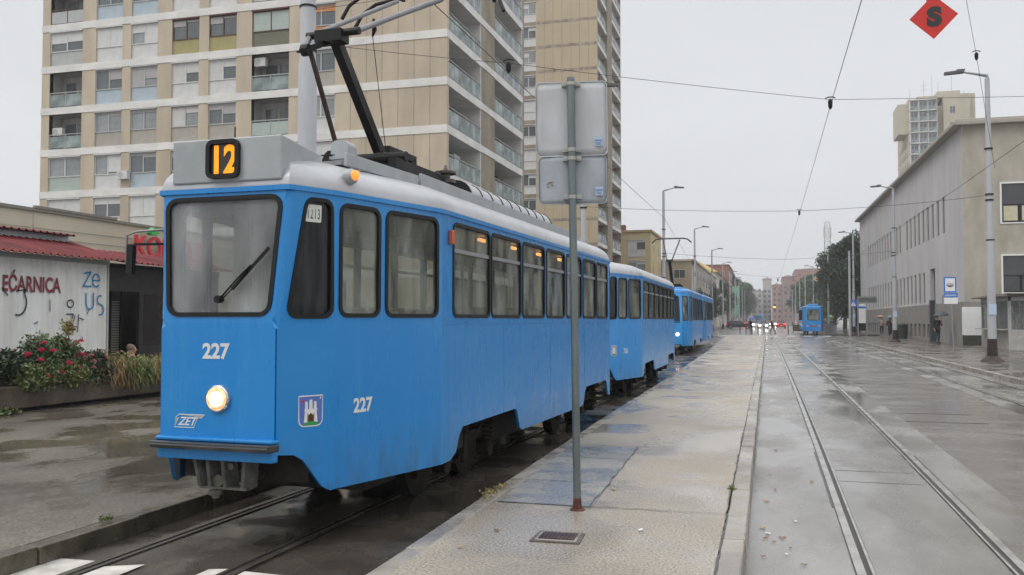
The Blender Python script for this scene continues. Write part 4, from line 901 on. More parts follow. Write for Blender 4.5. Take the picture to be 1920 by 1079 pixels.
h1 = house('apartment_house', 'narrow yellow apartment house between the tower and the trams, flat roof', -21.5, -16.1, 128, 141, 14.3, YEL, mat('roof_edge_tan', (.42, .32, .17), .8), fl=3.0, grids=(('r', 2, 1.0, 1.3, 2.4, 4, 0),))
for k in range(4):
    put_window(h1, 2.1, -.1, 1.6 + k * 3.05, 2.6, 2.5, ('white', 'white', .1, .3, 'white') if k != 3 else ('white', 'white', 1, .2, 'white'))
b = MB()
for k in range(4): b.box(-.02, 5.42, -.02, 13, 4.2 + k * 3.05, 4.6 + k * 3.05)
b.build('floor_band', mat('band_cream', (.55, .46, .30), .8), h1); b = MB(); b.box(.8, 1.6, 1, 2, 14.6, 15.5); b.build('chimney', TILE, h1)
h2 = house('slab_building', 'long beige slab building with balcony front behind the waiting tram', -24, -11.2, 142, 206, 10.9, TAN, CRM, fl=3.0, grids=(('f', 3, 1.8, 1.4, 2.2, 3, 0),))
for k in range(3):
    for i in range(9):
        put_loggia(h2, 12.83, .6 + i * 7.0, 1.5 + k * 3.05, 6.2, 2.6, .001, 'o', R(90))
h3 = house('street_house', 'white street house with a yellow roof band left of the trees', -22, -11.4, 208, 262, 12.6, WHR, YELR, 3.4, fl=3.1, eave=.6, grids=(('r', 10, 1.3, 1.6, 2.0, 4, 0),))
h4 = house('street_house', 'brick red house with flat roof rising behind the yellow roof band', -21, -11.0, 266, 296, 17.5, mat('render_brick', (.27, .11, .075), .8, var=.1), TILE, fl=3.1, grids=(('r', 6, 1.3, 1.6, 2.0, 5, 0), ('f', 3, 1.3, 1.6, 11, 2, 0)))
h5 = house('street_house', 'cream house with red tiled roof beside the brick red house, left of street', -22, -11.0, 300, 345, 13, CRM, TILE, 3, fl=3.1, grids=(('r', 8, 1.3, 1.6, 2.0, 4, 0),))
sg = MB(); sg.box(-.9, .9, -.1, .1, 2.6, 11.2); sg.build('pharmacy_sign', mat('neon_green', (.20, .42, .30), .5, emit=.05, var=.3), loc=(-8.9, 262, 0)); s_ = bpy.data.objects['pharmacy_sign']; tag(s_, 'tall narrow pale green banner sign in front of the left trees', 'sign')
m_ = MB(); m_.box(.92, 1.02, -.06, .06, .13, 11.8); m_.build('sign_mast', GREYM, s_)
# buildings closing the street
ends = [('apartment_block', 'grey apartment block closing the street, left of the tall pale block', -9.5, -3.2, 560, 600, 19, GRW), ('apartment_block', 'tall pale block with small roof between the grey and the pink block', -3, 2.2, 575, 600, 27, mat('render_palegrey', (.40, .38, .37), .8)),
        ('apartment_block', 'pinkish apartment block in the middle of the street end', 2.4, 7.6, 530, 570, 21.5, PINK), ('apartment_block', 'brown apartment block right of the pinkish one at the street end', 7.8, 13.5, 505, 560, 25, mat('render_brownpink', (.32, .20, .155), .8)),
        ('apartment_block', 'highest red brown apartment block at the street end, above the right trees', 13.8, 30, 480, 540, 27.5, mat('render_redbrown', (.33, .16, .12), .8)), ('apartment_block', 'low dark block at the street end, left edge beside the trees', -16, -9.8, 520, 560, 17, CRM)]
for nm, lb, x0, x1, y0, y1, h, m in ends: house(nm, lb, x0, x1, y0, y1, h, m, mat('roof_dull', (.25, .20, .18), .8), 1.2, fl=3.2, grids=(('f', max(2, int((x1 - x0) / 3)), 1.5, 1.9, 2.5, 6, 0),))

# ------------------------------------------------------------ right: long institutional building
rb = thing('institutional_building', 'long pale grey building with rows of narrow windows and overhanging flat roof on the right', 'building', (11.85, 61.5, 0), R(.75))
RW = mat('render_warm_grey', (.50, .485, .49), .8, var=.10, scale=.5, stretch=(1, 1, .4), detail=8); RST = mat('stone_cladding', (.47, .43, .37), .75, c2=(.33, .30, .235), scale=.8, stretch=(1, 1, .6), detail=9); PL = mat('plinth_grey', (.24, .225, .21), .8, var=.12, scale=1)
def grid_wall(b, fn, s0, s1, z0, z1, holes, d, mi=0):
    S = sorted({s0, s1} | {h[0] for h in holes} | {h[1] for h in holes}); Z = sorted({z0, z1} | {h[2] for h in holes} | {h[3] for h in holes})
    for a, c in zip(S, S[1:]):
        for e_, f in zip(Z, Z[1:]):
            ms, mz = (a + c) / 2, (e_ + f) / 2
            if any(h[0] < ms < h[1] and h[2] < mz < h[3] for h in holes): continue
            b.face([fn(a, e_, 0), fn(c, e_, 0), fn(c, f, 0), fn(a, f, 0)], mi)
    for a, c, e_, f in holes:
        for p, q in (((a, e_), (c, e_)), ((c, e_), (c, f)), ((c, f), (a, f)), ((a, f), (a, e_))): b.face([fn(*p, 0), fn(*q, 0), fn(*q, -d), fn(*p, -d)], mi)
up = []; lo_w = []; ba = []
y = 5.55
while y < 49.6:
    if not (21.6 < y < 24.4): up.append((y, y + .95, 7.65, 10.2))
    if y > 12.6: lo_w.append((y, y + .95, 2.95, 5.35))
    if y > 11: ba.append((y, y + 1.1, .35, 1.35))
    y += 1.93
fnl = lambda s, z, o: (-o, s, z)
b = MB(); grid_wall(b, fnl, 0, 57, 2.82, 13.9, up + lo_w + [(9.35, 11.2, 2.82, 5.45)], .28); b.build('street_wall', RW, rb)
b = MB(); b_fn = lambda s, z, o: (-.06 - o, s, z); grid_wall(b, b_fn, -.06, 57, 0, 2.82, ba + [(9.35, 11.2, 0.12, 2.82)], .34); b.face([(-.06, -.06, 2.82), (0, -.06, 2.82), (0, 57, 2.82), (-.06, 57, 2.82)])
b.face([(-.06, -.06, 0), (3, -.06, 0), (3, -.06, 2.82), (-.06, -.06, 2.82)]); b.build('plinth', PL, rb)
fw = [(2.1, 8.2, 7.65, 10.25), (2.1, 8.2, 3.3, 5.75), (10, 16, 7.65, 10.25), (10, 16, 3.3, 5.75)]
b = MB(); fnf = lambda s, z, o: (s, -o, z); grid_wall(b, fnf, 0, 24, 0, 13.9, fw, .2); b.build('stone_front', RST, rb)
b = MB(); b.box(.4, 24, .4, 56.9, -.1, 13.8); b.build('core_wall', PANED, rb)
b = MB(); b.box(-.55, 24.3, -.5, 57.5, 13.9, 14.15); b.box(-.35, 24, -.3, 57.2, 14.15, 14.3); b.build('roof', mat('roof_edge', (.36, .33, .28), .7), rb, bevel=.03)
for (a, c, e_, f), lst in [(h, 0) for h in up + lo_w]:
    me = grid_window(round(c - a, 2), round(f - e_, 2), m=PANED, fr_=wm['shutterg']); obj('window', me, rb, (.09, c, e_), R(-90))
for a, c, e_, f in fw:
    q = MB(); q.box(0, c - a, -.06, .0, 0, .08); q.box(0, c - a, -.06, 0, f - e_ - .1, f - e_); q.box(0, .1, -.06, 0, .08, f - e_ - .1); q.box(c - a - .1, c - a, -.06, 0, .08, f - e_ - .1); o = q.build('window', WHITE, rb, loc=(a, 0, e_))
    q = MB(); q.box(.1, c - a - .1, .08, .1, .08, f - e_ - .1); q.build('pane', PANED, o); q = MB(); hh = f - e_; q.box(.1, c - a - .1, .04, .07, .08, .16); q.box(1.05, 1.17, .04, .07, .16, hh * .45); q.box(.1, c - a - .1, .04, .07, hh * .45, hh * .47); q.build('mullion', BLKM, o)
    if e_ > 7:
        q = MB(); q.box(.22, 1.0, .06, .075, .2, hh * .43); q.box(1.25, 2.4, .06, .075, .2, hh * .43); q.build('painted_lit_pane', mat('lit_pane_beige', (.55, .50, .35), .6), o)  # beige panels imitate lit lower panes by colour alone
b = MB(); b.box(.30, .34, 9.35, 11.2, .12, 2.75); b.build('entrance_door', mat('door_dark', (.03, .04, .045), .4), rb); b = MB(); b.box(-.35, -.05, 9.3, 9.35 + .5, .12, 3.1); b.build('entrance_post', mat('post_dark', (.035, .045, .05), .5), rb)
# far right tower
rt = thing('residential_tower', 'yellowish high rise with stacked balconies rising behind the grey building', 'building', (35.9, 252, 0)); rt.scale = (.92, .92, 1)
RY = mat('tower_yellow', (.47, .425, .32), .8, var=.08, scale=.3)
b = MB(); b.box(0, 7.6, 0, 22, 0, 59.5); b.box(9.4, 16.3, 1, 22, 0, 60.5); b.box(7.0, 9.8, 3, 20, 0, 58); b.build('wall', RY, rt)
b = MB(); b.box(-2.6, 3.0, .6, 11, 50.5, 58.5); b.box(16.4, 18.0, 3, 12, 53, 60.8); b.box(8.0, 14, 2, 16, 60, 61.6); b.box(3, 9, 4, 14, 59.4, 61); b.build('cantilever_storey', RY, rt)
b = MB()
for k in range(20): b.box(-.08, .0, 1.5, 20, 2 + k * 2.85, 3.2 + k * 2.85, 0) if k < 17 else None
b.build('side_window_strip', mat('strip_grey', (.25, .24, .22), .7, c2=(.42, .38, .28), scale=2, stretch=(1, 3, 1)), rt)
for k in range(10, 21):
    for i in range(3):
        z = 59.3 - (21 - k) * 2.85 + .1; me = loggia_mesh(2.2, 2.5, .5, 'o' if (k + i) % 4 else 'a'); o = obj('loggia', me[0], rt, (.5 + i * 2.35, -.56, z)); obj('railing', me[2], o); obj('door_glass', me[1], o)
b = MB()
for k in range(10, 22): b.box(.3, 7.6, -.6, 0, 59.3 - (21 - k) * 2.85 - .2, 59.3 - (21 - k) * 2.85 + .08)
for i in range(4): b.box(.3 + i * 2.38, .5 + i * 2.35, -.6, 0, 26, 59.3)
b.build('balcony_frames', BANDW, rt)
for k in range(3): obj('window', grid_window(1.5, 1.9), rt, (11, .96, 55.5 - 4.2 * k))
b = MB()
for x, y, h in ((1, 3, 3), (5, 5, 5.5), (7, 4, 6.5), (8.8, 5, 5), (12, 3, 5.5), (15.5, 5, 2.2)): b.cyl((x, y, 58), (x, y, 60 + h), .05, n=5)
b.tube([(4.2, 5, 64), (5.8, 5, 64)], .04, 5); b.tube([(4.0, 5, 63), (6, 5, 63)], .04, 5); b.build('roof_aerials', GREYM, rt)

# ------------------------------------------------------------ supermarket behind, bakery kiosk, planter
sm = thing('supermarket_hall', 'long low cream hall with flat parapet behind the bakery kiosk', 'building', (-28, 24, 0))
HALL = mat('hall_cream', (.52, .465, .36), .8, var=.08, scale=.6, stretch=(1, 1, .4))
b = MB(); b.box(-14, 0, -10, 23, 0, 6.0); b.build('wall', HALL, sm)
b = MB(); b.box(-14.1, .10, -10, 23, 6.0, 6.12); b.box(-.02, .14, 4.6, 9.2, 6.12, 6.22); b.build('parapet_cap', mat('cap_grey', (.22, .2, .17), .7), sm)
b = MB()
for k in range(3): b.tube([(.05, -9, 5.2 - k * .28), (.05, 22, 5.5 - k * .5)], .012, 4)
for y in (4.6, 12, 19): b.box(0, .008, y, y + .02, 2, 5.95)
b.build('facade_cables', GREYM, sm)
SR = mat('sign_red', (.62, .025, .045), .4, var=.05); SGN = mat('sign_green', (.05, .42, .08), .4)
ko = thing('shop_sign', 'red raised letters with a green arrow on the cream hall, cut off by the tram', 'sign', (-27.7, 34.0, 4.55))
text_mb('KONZUM', 1.42, (0, .02, .03), (0, 1, 0), (0, 0, 1), .12, .012, sx=.92, sp=1.04).build('letters', SR, ko)
b = MB(); b.prism([(.03, .75, 1.16), (.03, 1.15, 1.42), (.03, 1.55, 1.16), (.03, 1.36, 1.16), (.03, 1.36, 1.06), (.03, .94, 1.06), (.03, .94, 1.16)], (.25, 0, 0)); b.build('arrow', SGN, ko)

KX = -14.2
kk = thing('bakery_kiosk', 'white corrugated metal kiosk with red tin roof and red painted lettering', 'kiosk', (KX, 16.65, 0))
CORR = mat('corrugated_white', (.88, .88, .85), .45, .0, var=.10, scale=1.6, stretch=(1, 1, .25), detail=9, c2=(.68, .67, .61)); REDR = mat('roof_red_tin', (.15, .022, .024), .6, 0, var=.4, scale=1.5, stretch=(1, 1, 1), detail=8, spec=.25)
b = MB(); yy = -9.0; st_ = .155; prof = []
while yy < -.02: prof += [(yy, 0), (yy + .03, .022), (yy + .10, .022), (yy + .13, 0)]; yy += st_
prof = [p for p in prof if p[0] <= 0] + [(0, 0)]
for (a, d0), (c, d1) in zip(prof, prof[1:]): b.face([(d0, a, .13), (d1, c, .13), (d1, c, 2.98), (d0, a, 2.98)])
b.face([(0, 0, .13), (-3.2, 0, .13), (-3.2, 0, 2.98), (0, 0, 2.98)]); b.face([(-3.2, 0, .13), (-3.2, -9, .13), (-3.2, -9, 2.98), (-3.2, 0, 2.98)]); b.build('wall', CORR, kk)
b = MB(); b.box(-.02, .035, -.05, .0, .13, 2.98); b.box(-.01, .045, -9, 0, 2.90, 3.0); b.box(.022, .026, -3.33, -3.31, .3, 2.9); b.build('trim', mat('trim_greywhite', (.42, .42, .38), .5), kk)
def tin_roof(name, y0, y1, x0, x1, z0, z1, par, m=REDR, st=.19):
    b = MB(); y = y0; pr = []
    while y < y1: pr += [(y, 0), (y + .03, .035), (y + .06, .035), (y + .09, 0)]; y += st
    for (a, h0), (c, h1) in zip(pr, pr[1:]):
        b.face([(x0, a, z0 + h0), (x1, a, z1 + h0), (x1, c, z1 + h1), (x0, c, z0 + h1)])
        b.face([(x0, a, z0 + h0 - .012), (x0, c, z0 + h1 - .012), (x1, c, z1 + h1 - .012), (x1, a, z1 + h0 - .012)])
    return b.build(name, m, par)
tin_roof('lower_roof', -9, -.05, .42, -1.3, 2.98, 3.52, kk)
tin_roof('canopy_roof', -.02, 4.2, .42, -1.3, 2.96, 3.34, kk)
tin_roof('upper_roof', -9, -.1, -.75, -3.6, 3.56, 3.72, kk)
b = MB(); b.box(-1.25, -.95, -9, -.15, 3.34, 3.58); b.build('roof_step', mat('zinc_sheet', (.36, .38, .37), .4, .4), kk)
b = MB(); b.box(-.06, .0, 0.02, 4.2, 2.86, 2.96); b.box(-3.4, 0.0, 4.1, 4.18, .13, 2.9); b.build('canopy_beam', BLKM, kk)
GRD = mat('spray_dark_red', (.23, .045, .06), .7, var=.3, scale=9); GBL = mat('spray_blue', (.03, .24, .50), .6, var=.15); GDK = mat('spray_dark', (.05, .05, .09), .7, var=.3)
lt = text_mb('EĆARNICA', .43, (.034, -2.90, 2.245), (0, 1, 0), (0, 0, 1), .001, .012, sx=.70)
lt.build('painted_lettering', GRD, kk)
def stroke(b, pts, w=.02):
    P = [(KXo, a, z) for a, z in pts]; b2 = []
    for i in range(len(P) - 1):
        p = Vector(P[i]); q = Vector(P[i + 1]); d = (q - p).normalized(); n = Vector((0, -d.z, d.y)) * w; b.prism([p + n, p - n, q - n, q + n], (.0015, 0, 0))
KXo = .0335
def arc(cy, cz, ry, rz, a0, a1, n=12): return [(cy + ry * math.cos(R(a0 + (a1 - a0) * k / n)), cz + rz * math.sin(R(a0 + (a1 - a0) * k / n))) for k in range(n + 1)]
b = MB()
stroke(b, [(-.77, 2.68), (-.56, 2.72), (-.78, 2.40), (-.54, 2.41)], .018); stroke(b, arc(-.40, 2.54, .11, .14, 0, 320), .018); stroke(b, [(-.29, 2.54), (-.50, 2.54)], .016)
stroke(b, [(-.70, 2.26), (-.69, 2.02)] + arc(-.58, 2.03, .11, .12, 180, 360) + [(-.47, 2.27)], .018); stroke(b, arc(-.27, 2.12, .09, .09, 60, 250) + arc(-.26, 1.90, .10, .11, 80, -110), .018)
b.build('blue_graffiti', GBL, kk)
b = MB(); stroke(b, arc(-1.14, 2.02, .09, .08, 0, 360), .014); stroke(b, [(-1.25, 1.80), (-1.05, 1.80), (-1.18, 1.50)], .014); stroke(b, [(-1.0, 1.78), (-1.1, 1.48)], .012); stroke(b, [(-.9, 1.80), (-.92, 1.42)], .012); stroke(b, [(-.88, 1.72), (-.75, 1.68)], .012)
stroke(b, [(-2.35, 2.30)] + arc(-2.5, 2.02, .2, .25, 40, -110), .018); stroke(b, [(-2.55, 2.25), (-2.3, 2.28)], .012); stroke(b, [(-1.7, 2.1), (-1.69, 1.85)], .010); stroke(b, [(-2.1, 1.6), (-2.0, 1.64)], .010); stroke(b, [(-1.9, 1.4), (-1.89, 1.25)], .008)
stroke(b, [(-2.9, 2.3), (-2.75, 2.15)], .012); stroke(b, arc(-1.2, 1.3, .05, .07, 100, 280), .012); stroke(b, [(-.8, 1.32), (-.75, 1.22)], .01); stroke(b, [(-.6, 1.9), (-.66, 1.8)], .01); b.build('dark_scribbles', GDK, kk)
# dark stall under the same roof
ds = thing('market_stall', 'dark stall with slatted blind and black front under the red tin roof', 'stall', (KX, 16.65, .13))
b = MB(); b.box(-1.6, -1.55, .02, 1.0, 0, 2.8); b.box(-.08, 0, 1.05, 4.1, 0, 2.2); b.box(-2.5, -2.4, 1.0, 4.1, 0, 2.8); b.box(-.05, .0, .05, 4.1, 2.2, 2.75); b.build('dark_panels', mat('stall_black', (.02, .015, .013), .6, var=.4), ds)
b = MB(); b.box(-.02, .004, 1.2, 4.05, .95, 2.15); b.build('display_glass', mat('stall_glass', (.03, .022, .02), .2, var=.6, scale=2.5, c2=(.012, .01, .01), detail=8), ds)
b = MB()
for k in range(24): b.box(-.55, -.51, .06, 1.0, .62 + k * .058, .655 + k * .058)
b.build('slatted_blind', mat('blind_slats', (.23, .21, .17), .6), ds); b = MB(); b.box(-1.2, -1.15, .06, 1.0, .6, 2.3); b.build('back_screen', mat('back_yellow', (.42, .36, .20), .6), ds)
b = MB(); b.cyl((-.45, .62, 0), (-.45, .62, 2.75), .03, n=8); b.cyl((-.45, 1.0, 0), (-.45, 1.0, 2.75), .03, n=8); b.build('post', BLKM, ds)

PLC = wet_ground('planter_aggregate', (.16, .125, .09), (.09, .07, .05), .4, .7, 2, agg=.5, fine=70, bump=1)
pn = thing('concrete_planter', 'long brown exposed aggregate planter trough in front of the white kiosk', 'planter', (-12.1, 9, .13))
b = MB(); b.prism([(0, -4, .06), (-1.2, -4, .06), (-1.2, -4, .44), (0.06, -4, .44)], (0, 11.2, 0)); b.build('trough', PLC, pn, bevel=.015)
b = MB(); b.box(-1.0, -.15, -3.9, 7.0, 0, .06); b.build('foot', DKB, pn); b = MB(); b.box(-1.1, -.08, -3.9, 7.1, .441, .46); b.build('soil', mat('soil', (.03, .02, .015), .9, var=.4), pn)
def bush(label, x, y, rx, ry, h, n, m, size=.045, seed=0, flowers=0, name='rose_bush', cat='bush', grp=None, fm=None):
    o = thing(name, label, cat, (x, y, .58), 0, grp); r0 = random.Random(seed); cl = [(r0.uniform(-rx, rx) * .7, r0.uniform(-ry, ry) * .8, r0.uniform(.1, h * .8), r0.uniform(.16, .32)) for _ in range(11)]
    def f(r):
        c = r.choice(cl); d = Vector((r.gauss(0, 1), r.gauss(0, 1), r.gauss(0, 1))).normalized() * c[3] * r.uniform(.35, 1.08); return (c[0] + d.x, c[1] + d.y, max(-.12, c[2] + d.z))
    obj('foliage', leaf_mesh('foliage', n, f, size, m, seed), o); b = MB()
    for c in cl: b.tube([(0, c[1] * .5, -.1), (c[0] * .6, c[1] * .8, c[2] * .5), (c[0], c[1], c[2] + c[3] * .9)], [.008, .006, .003], 5)
    b.build('stems', BARK, o)
    for i in range(flowers):
        c = r0.choice(cl); d = Vector((abs(r0.gauss(.9, .5)), r0.gauss(0, .7), r0.gauss(.4, .7))).normalized() * c[3] * 1.06; obj('flower', fm, o, (c[0] + d.x, c[1] + d.y, c[2] + d.z), r0.uniform(0, 6))
    return o
PK = mat('petal_pink', (.60, .04, .11), .6, var=.25, scale=30, island=.3); PKL = mat('petal_pale', (.62, .18, .24), .6, var=.2, island=.3)
def flower_mesh(m, s, seed):
    r = random.Random(seed); b = MB()
    for i in range(14):
        a = i * 2.4; t = .3 + .6 * i / 14; d = Vector((math.cos(a) * t, math.sin(a) * t, 1.1 - t)) * s; u = d.normalized(); v = u.cross(Vector((0, 0, 1))).normalized(); w_ = v.cross(u); q = d
        b.face([q * .5, q + v * s * .45, q * 1.15 + w_ * s * .3, q - v * s * .45])
    return b.mesh('flower', m)
F1 = flower_mesh(PK, .068, 1); F2_ = flower_mesh(PKL, .056, 2)
for i, (y, x, h, n, m, fl_, lb, ff_) in enumerate([(6.2, -12.5, .55, 2600, LEAF, 4, 'rose bush at the left end of planter, mostly green leaves', F1), (8.0, -12.55, .5, 2600, LEAF, 3, 'dense dark green rose bush standing left of the frame edge planter stretch', F2_),
        (11.0, -12.5, .38, 3200, LEAF, 2, 'loose green bush at left edge of photo in the planter', F2_), (12.05, -12.5, .55, 4200, LEAFD, 7, 'dark rose bush with reddish top and few pink blooms, left in planter', F1), (13.0, -12.45, .72, 4600, LEAF, 15, 'tallest rose bush in planter with a cluster of pink blooms', F1), (13.9, -12.45, .42, 4000, LEAFD, 8, 'rose bush with low crimson blooms, just left of the dry grass', F1)]):
    bush(lb, x, y, .48, .70, h * 1.08, int(n * 1.5), m, .042, 20 + i, fl_ + 4, fm=ff_, grp='rose bushes in the planter')
LG = mat('leaf_yellowgreen', (.16, .17, .05), .6, island=.35); bush('low yellow green ground plants spilling over the planter edge below the roses', -12.15, 12.7, .15, 1.2, .12, 2600, LG, .035, 51, name='trailing_plant', cat='plant')
DRY = mat('dry_grass', (.33, .26, .11), .8, island=.35, var=.3, c2=(.19, .17, .06)); DRYG = mat('green_grass', (.13, .17, .05), .7, island=.35)
def grass(label, x, y, n, hgt, spread, m, seed):
    r = random.Random(seed); b = MB()
    for i in range(n):
        px, py = r.gauss(0, .14), r.gauss(0, spread * .55); a = r.uniform(-3.14, 3.14) if r.random() < .55 else r.uniform(-.9, .9); L_ = hgt * r.uniform(.35, 1.05); d = Vector((math.cos(a), math.sin(a), 0)); P = []
        rise = r.uniform(.15, 1.0)
        for k in range(5):
            t = k / 4; P.append(Vector((px, py, 0)) + d * L_ * t * (.35 + .25 * t) + Vector((0, 0, L_ * (rise * math.sin(t * 2.0) - .55 * t * t * (1.2 - rise)))))
        s = Vector((-d.y, d.x, 0)) * .006
        for k in range(4): b.face([P[k] - s, P[k] + s, P[k + 1] + s * .8, P[k + 1] - s * .8])
        h = P[4]; b.face([h - s * 1.7 + Vector((0, 0, .03)), h + s * 1.7, h + s * .5 - Vector((0, 0, .07)), h - s * 1.7])
    return tag(b.build('ornamental_grass', m, loc=(x, y, .56)), label, 'grass tuft')
grass('tuft of reddish brown drooping grass beside the roses', -12.3, 14.55, 1300, .46, .42, mat('dry_redgrass', (.30, .18, .085), .8, island=.35, c2=(.20, .14, .05)), 61)
grass('green and straw coloured grass hanging over the planter front', -12.2, 14.95, 1300, .46, .34, DRYG, 62)
grass('pale straw grass at the right end of planter beside the tram', -12.2, 15.75, 1700, .40, .55, DRY, 63)
bush('reddish brown fading bush between roses and straw grass', -12.45, 14.6, .35, .4, .30, 2600, mat('leaf_reddish', (.22, .13, .06), .7, island=.4, c2=(.12, .12, .04)), .032, 81, name='fading_bush')
bush('yellow green tufted bush hanging over the planter front near the tram', -12.2, 15.1, .22, .35, .18, 2600, mat('leaf_straw_green', (.24, .23, .08), .7, island=.4), .034, 82, name='tufted_bush')
bush('straw coloured tufted bush at the right end of the planter', -12.3, 15.85, .25, .42, .12, 2800, DRY, .034, 83, name='tufted_bush')
bush('light green rose bush filling the planter under the red lettering', -12.2, 12.5, .3, .7, .22, 4200, LEAF2, .036, 84, 6, fm=F1, grp='rose bushes in the planter')
bush('leggy rose bush with pale pink blooms just right of the tall one', -12.3, 13.55, .35, .4, .36, 3000, LEAF, .036, 85, 9, fm=F2_, grp='rose bushes in the planter')
o = thing('tall_seedhead_plant', 'tall dry stalk with tan seed head rising above the roses', 'plant', (-12.5, 13.65, .58)); b = MB(); b.tube([(0, 0, 0), (.02, .01, .5), (0, .0, .92)], .012, 6); b.tube([(.03, .05, 0), (.03, -.03, .4), (.02, -.07, .62)], .009, 6); b.build('stalk', BARK, o)
obj('seed_head', leaf_mesh('seed_head', 320, lambda r: (r.gauss(0, .05), r.gauss(0, .06), .95 + r.gauss(0, .07)), .03, DRY, 4), o); obj('seed_head', leaf_mesh('seed_head', 160, lambda r: (r.gauss(0, .04), -.07 + r.gauss(0, .03), .62 + r.gauss(0, .06)), .025, DRY, 5), o)
for i, (x, y) in enumerate(((-11.95, 11.75), (-4.88, 5.75), (-.33, 8.35), (-2.36, 7.6))):
    s_ = (1.0, .28, .25, .5)[i]; lb = ('weed clump at the planter foot by left photo edge', 'small weed in the left kerb joint', 'small green weed in the inner kerb joint of the platform', 'brown dry weeds in the gutter edge of the platform')[i]
    me = leaf_mesh('weed', 120, lambda r: (r.gauss(0, .07) * s_, r.gauss(0, .12) * s_ * (3 if i == 3 else 1), abs(r.gauss(0, .05)) * s_), .03 * s_ + .004, LEAF2 if i < 3 else DRY, 70 + i); tag(obj('weed', me, None, (x, y, .15)), lb, 'weed')

# ------------------------------------------------------------ street lamps and masts
def lamp_meshes(h, d, arm):
    b = MB(); b.tube([(0, 0, 0), (0, 0, h * .45), (0, 0, h * .451), (0, 0, h - .12)], [.15, .14, .115, .085], 14)
    a = MB(); s = d; a.tube([(0, 0, h - .15), (0, 0, h), (s * arm * .35, 0, h + .10), (s * arm * .8, 0, h + .22)], [.085, .07, .045, .035], 8)
    l = MB(); l.prism([(s * arm * .70, -.13, h + .17), (s * arm * .70, .13, h + .17), (s * arm * 1.28, .09, h + .13), (s * arm * 1.28, -.09, h + .13)], (0, 0, .10)); l.box(min(s * arm * .66, s * arm * .9), max(s * arm * .66, s * arm * .9), -.07, .07, h + .26, h + .31)
    f = MB(); f.tube([(0, 0, 0), (0, 0, .06), (0, 0, .22), (0, 0, .85)], [.42, .38, .19, .165], 12)
    c = MB()
    for z in (h * .42, h * .56, h * .58, h * .74): c.cyl((0, 0, z), (0, 0, z + .05), .15, n=12)
    return b.mesh('pole', GREYP, smooth='auto'), a.mesh('arm', GREYM, smooth='auto'), l.mesh('lamp_head', mat('lamp_head_grey', (.10, .10, .10), .5, .3)), f.mesh('base', mat('base_bitumen', (.03, .014, .012), .55, var=.4)), c.mesh('collar', BLKM, smooth='auto')
LR = lamp_meshes(10.75, -1, 1.15); LL = lamp_meshes(10.9, 1, 1.15)
def lamp(x, y, ms, label, grp, base=True):
    o = thing('street_lamp', label, 'street lamp', (x, y, .12), 0, grp)
    for n_, m_ in zip(('pole', 'arm', 'lamp_head', 'base', 'collar'), ms): obj(n_, m_, o)
    return o
lr = ['nearest street lamp on the right pavement, in front of the small kiosk', 'second street lamp on the right, in front of the grey building windows', 'third street lamp on the right, with the blue crossing sign', 'right street lamp beside the dark trees just past the crossing', 'right street lamp directly behind the distant blue tram', 'right street lamp farther on, between distant tram and parked van', 'right street lamp near the end of the visible right row', 'right street lamp farther down the right row, small in the haze', 'farthest street lamp of the right row']
for i, lb in enumerate(lr):
    o = lamp((8.02, 8.5, 8.8, 8.2, 7.6, 7.4, 7.3, 7.2, 7.1)[i], (36.9, 67.1, 101.3, 133, 163, 193, 223, 253, 283)[i], LR, lb, 'street lamps along the right pavement')
    if i < 3:
        b = MB(); b.box(-.13, .13, -.165, -.155, 1.75, 2.15); b.build('sticker', mat('sticker_blue', (.35, .47, .70), .5, c2=(.55, .6, .66), scale=18), o)
ll = ['street lamp mast rising behind the traffic sign back', 'street lamp right of the yellow house, above the waiting tram', 'street lamp of the left row in front of the beige slab building', 'street lamp of the left row just right of the waiting tram', 'left row street lamp beside the parked cars', 'left row street lamp near the dark estate car', 'left row street lamp before the green banner sign', 'left row street lamp past the green banner sign', 'left row street lamp in front of the far left trees', 'farthest street lamp of the left row']
for i, lb in enumerate(ll): lamp(-7.2, (35.6, 64.8, 93.1, 122.5, 152, 181, 210, 239, 268, 297)[i], LL, lb, 'street lamps along the left side')
mast = thing('catenary_mast', 'thick grey steel catenary mast rising behind the front tram', 'mast', (-7.2, 12.95, .13))
b = MB(); b.tube([(0, 0, 0), (0, 0, 5.72), (0, 0, 5.80), (0, 0, 9.5)], [.155, .15, .128, .12], 24); b.build('pole', GREYP, mast, smooth='auto')
b = MB(); b.cyl((0, 0, 5.93), (0, 0, 5.96), .145, n=20); b.bar((-.2, 0, 5.95), (-.12, 0, 5.95), .03); b.cyl((0, 0, 6.66), (0, 0, 6.69), .14, n=20); b.build('collar', BLKM, mast)
for x, y, z0_, lb in ((-8.4, 105, 7.5, 'slim steel catenary mast by the far left crossing'), (7.9, 95.2, 8.5, 'slim steel catenary mast beside the blue crossing sign')):
    o = thing('catenary_mast', lb, 'mast', (x, y, .1)); b = MB(); b.tube([(0, 0, 0), (0, 0, z0_)], [.14, .10], 10); b.build('pole', GREYP, o, smooth='auto')
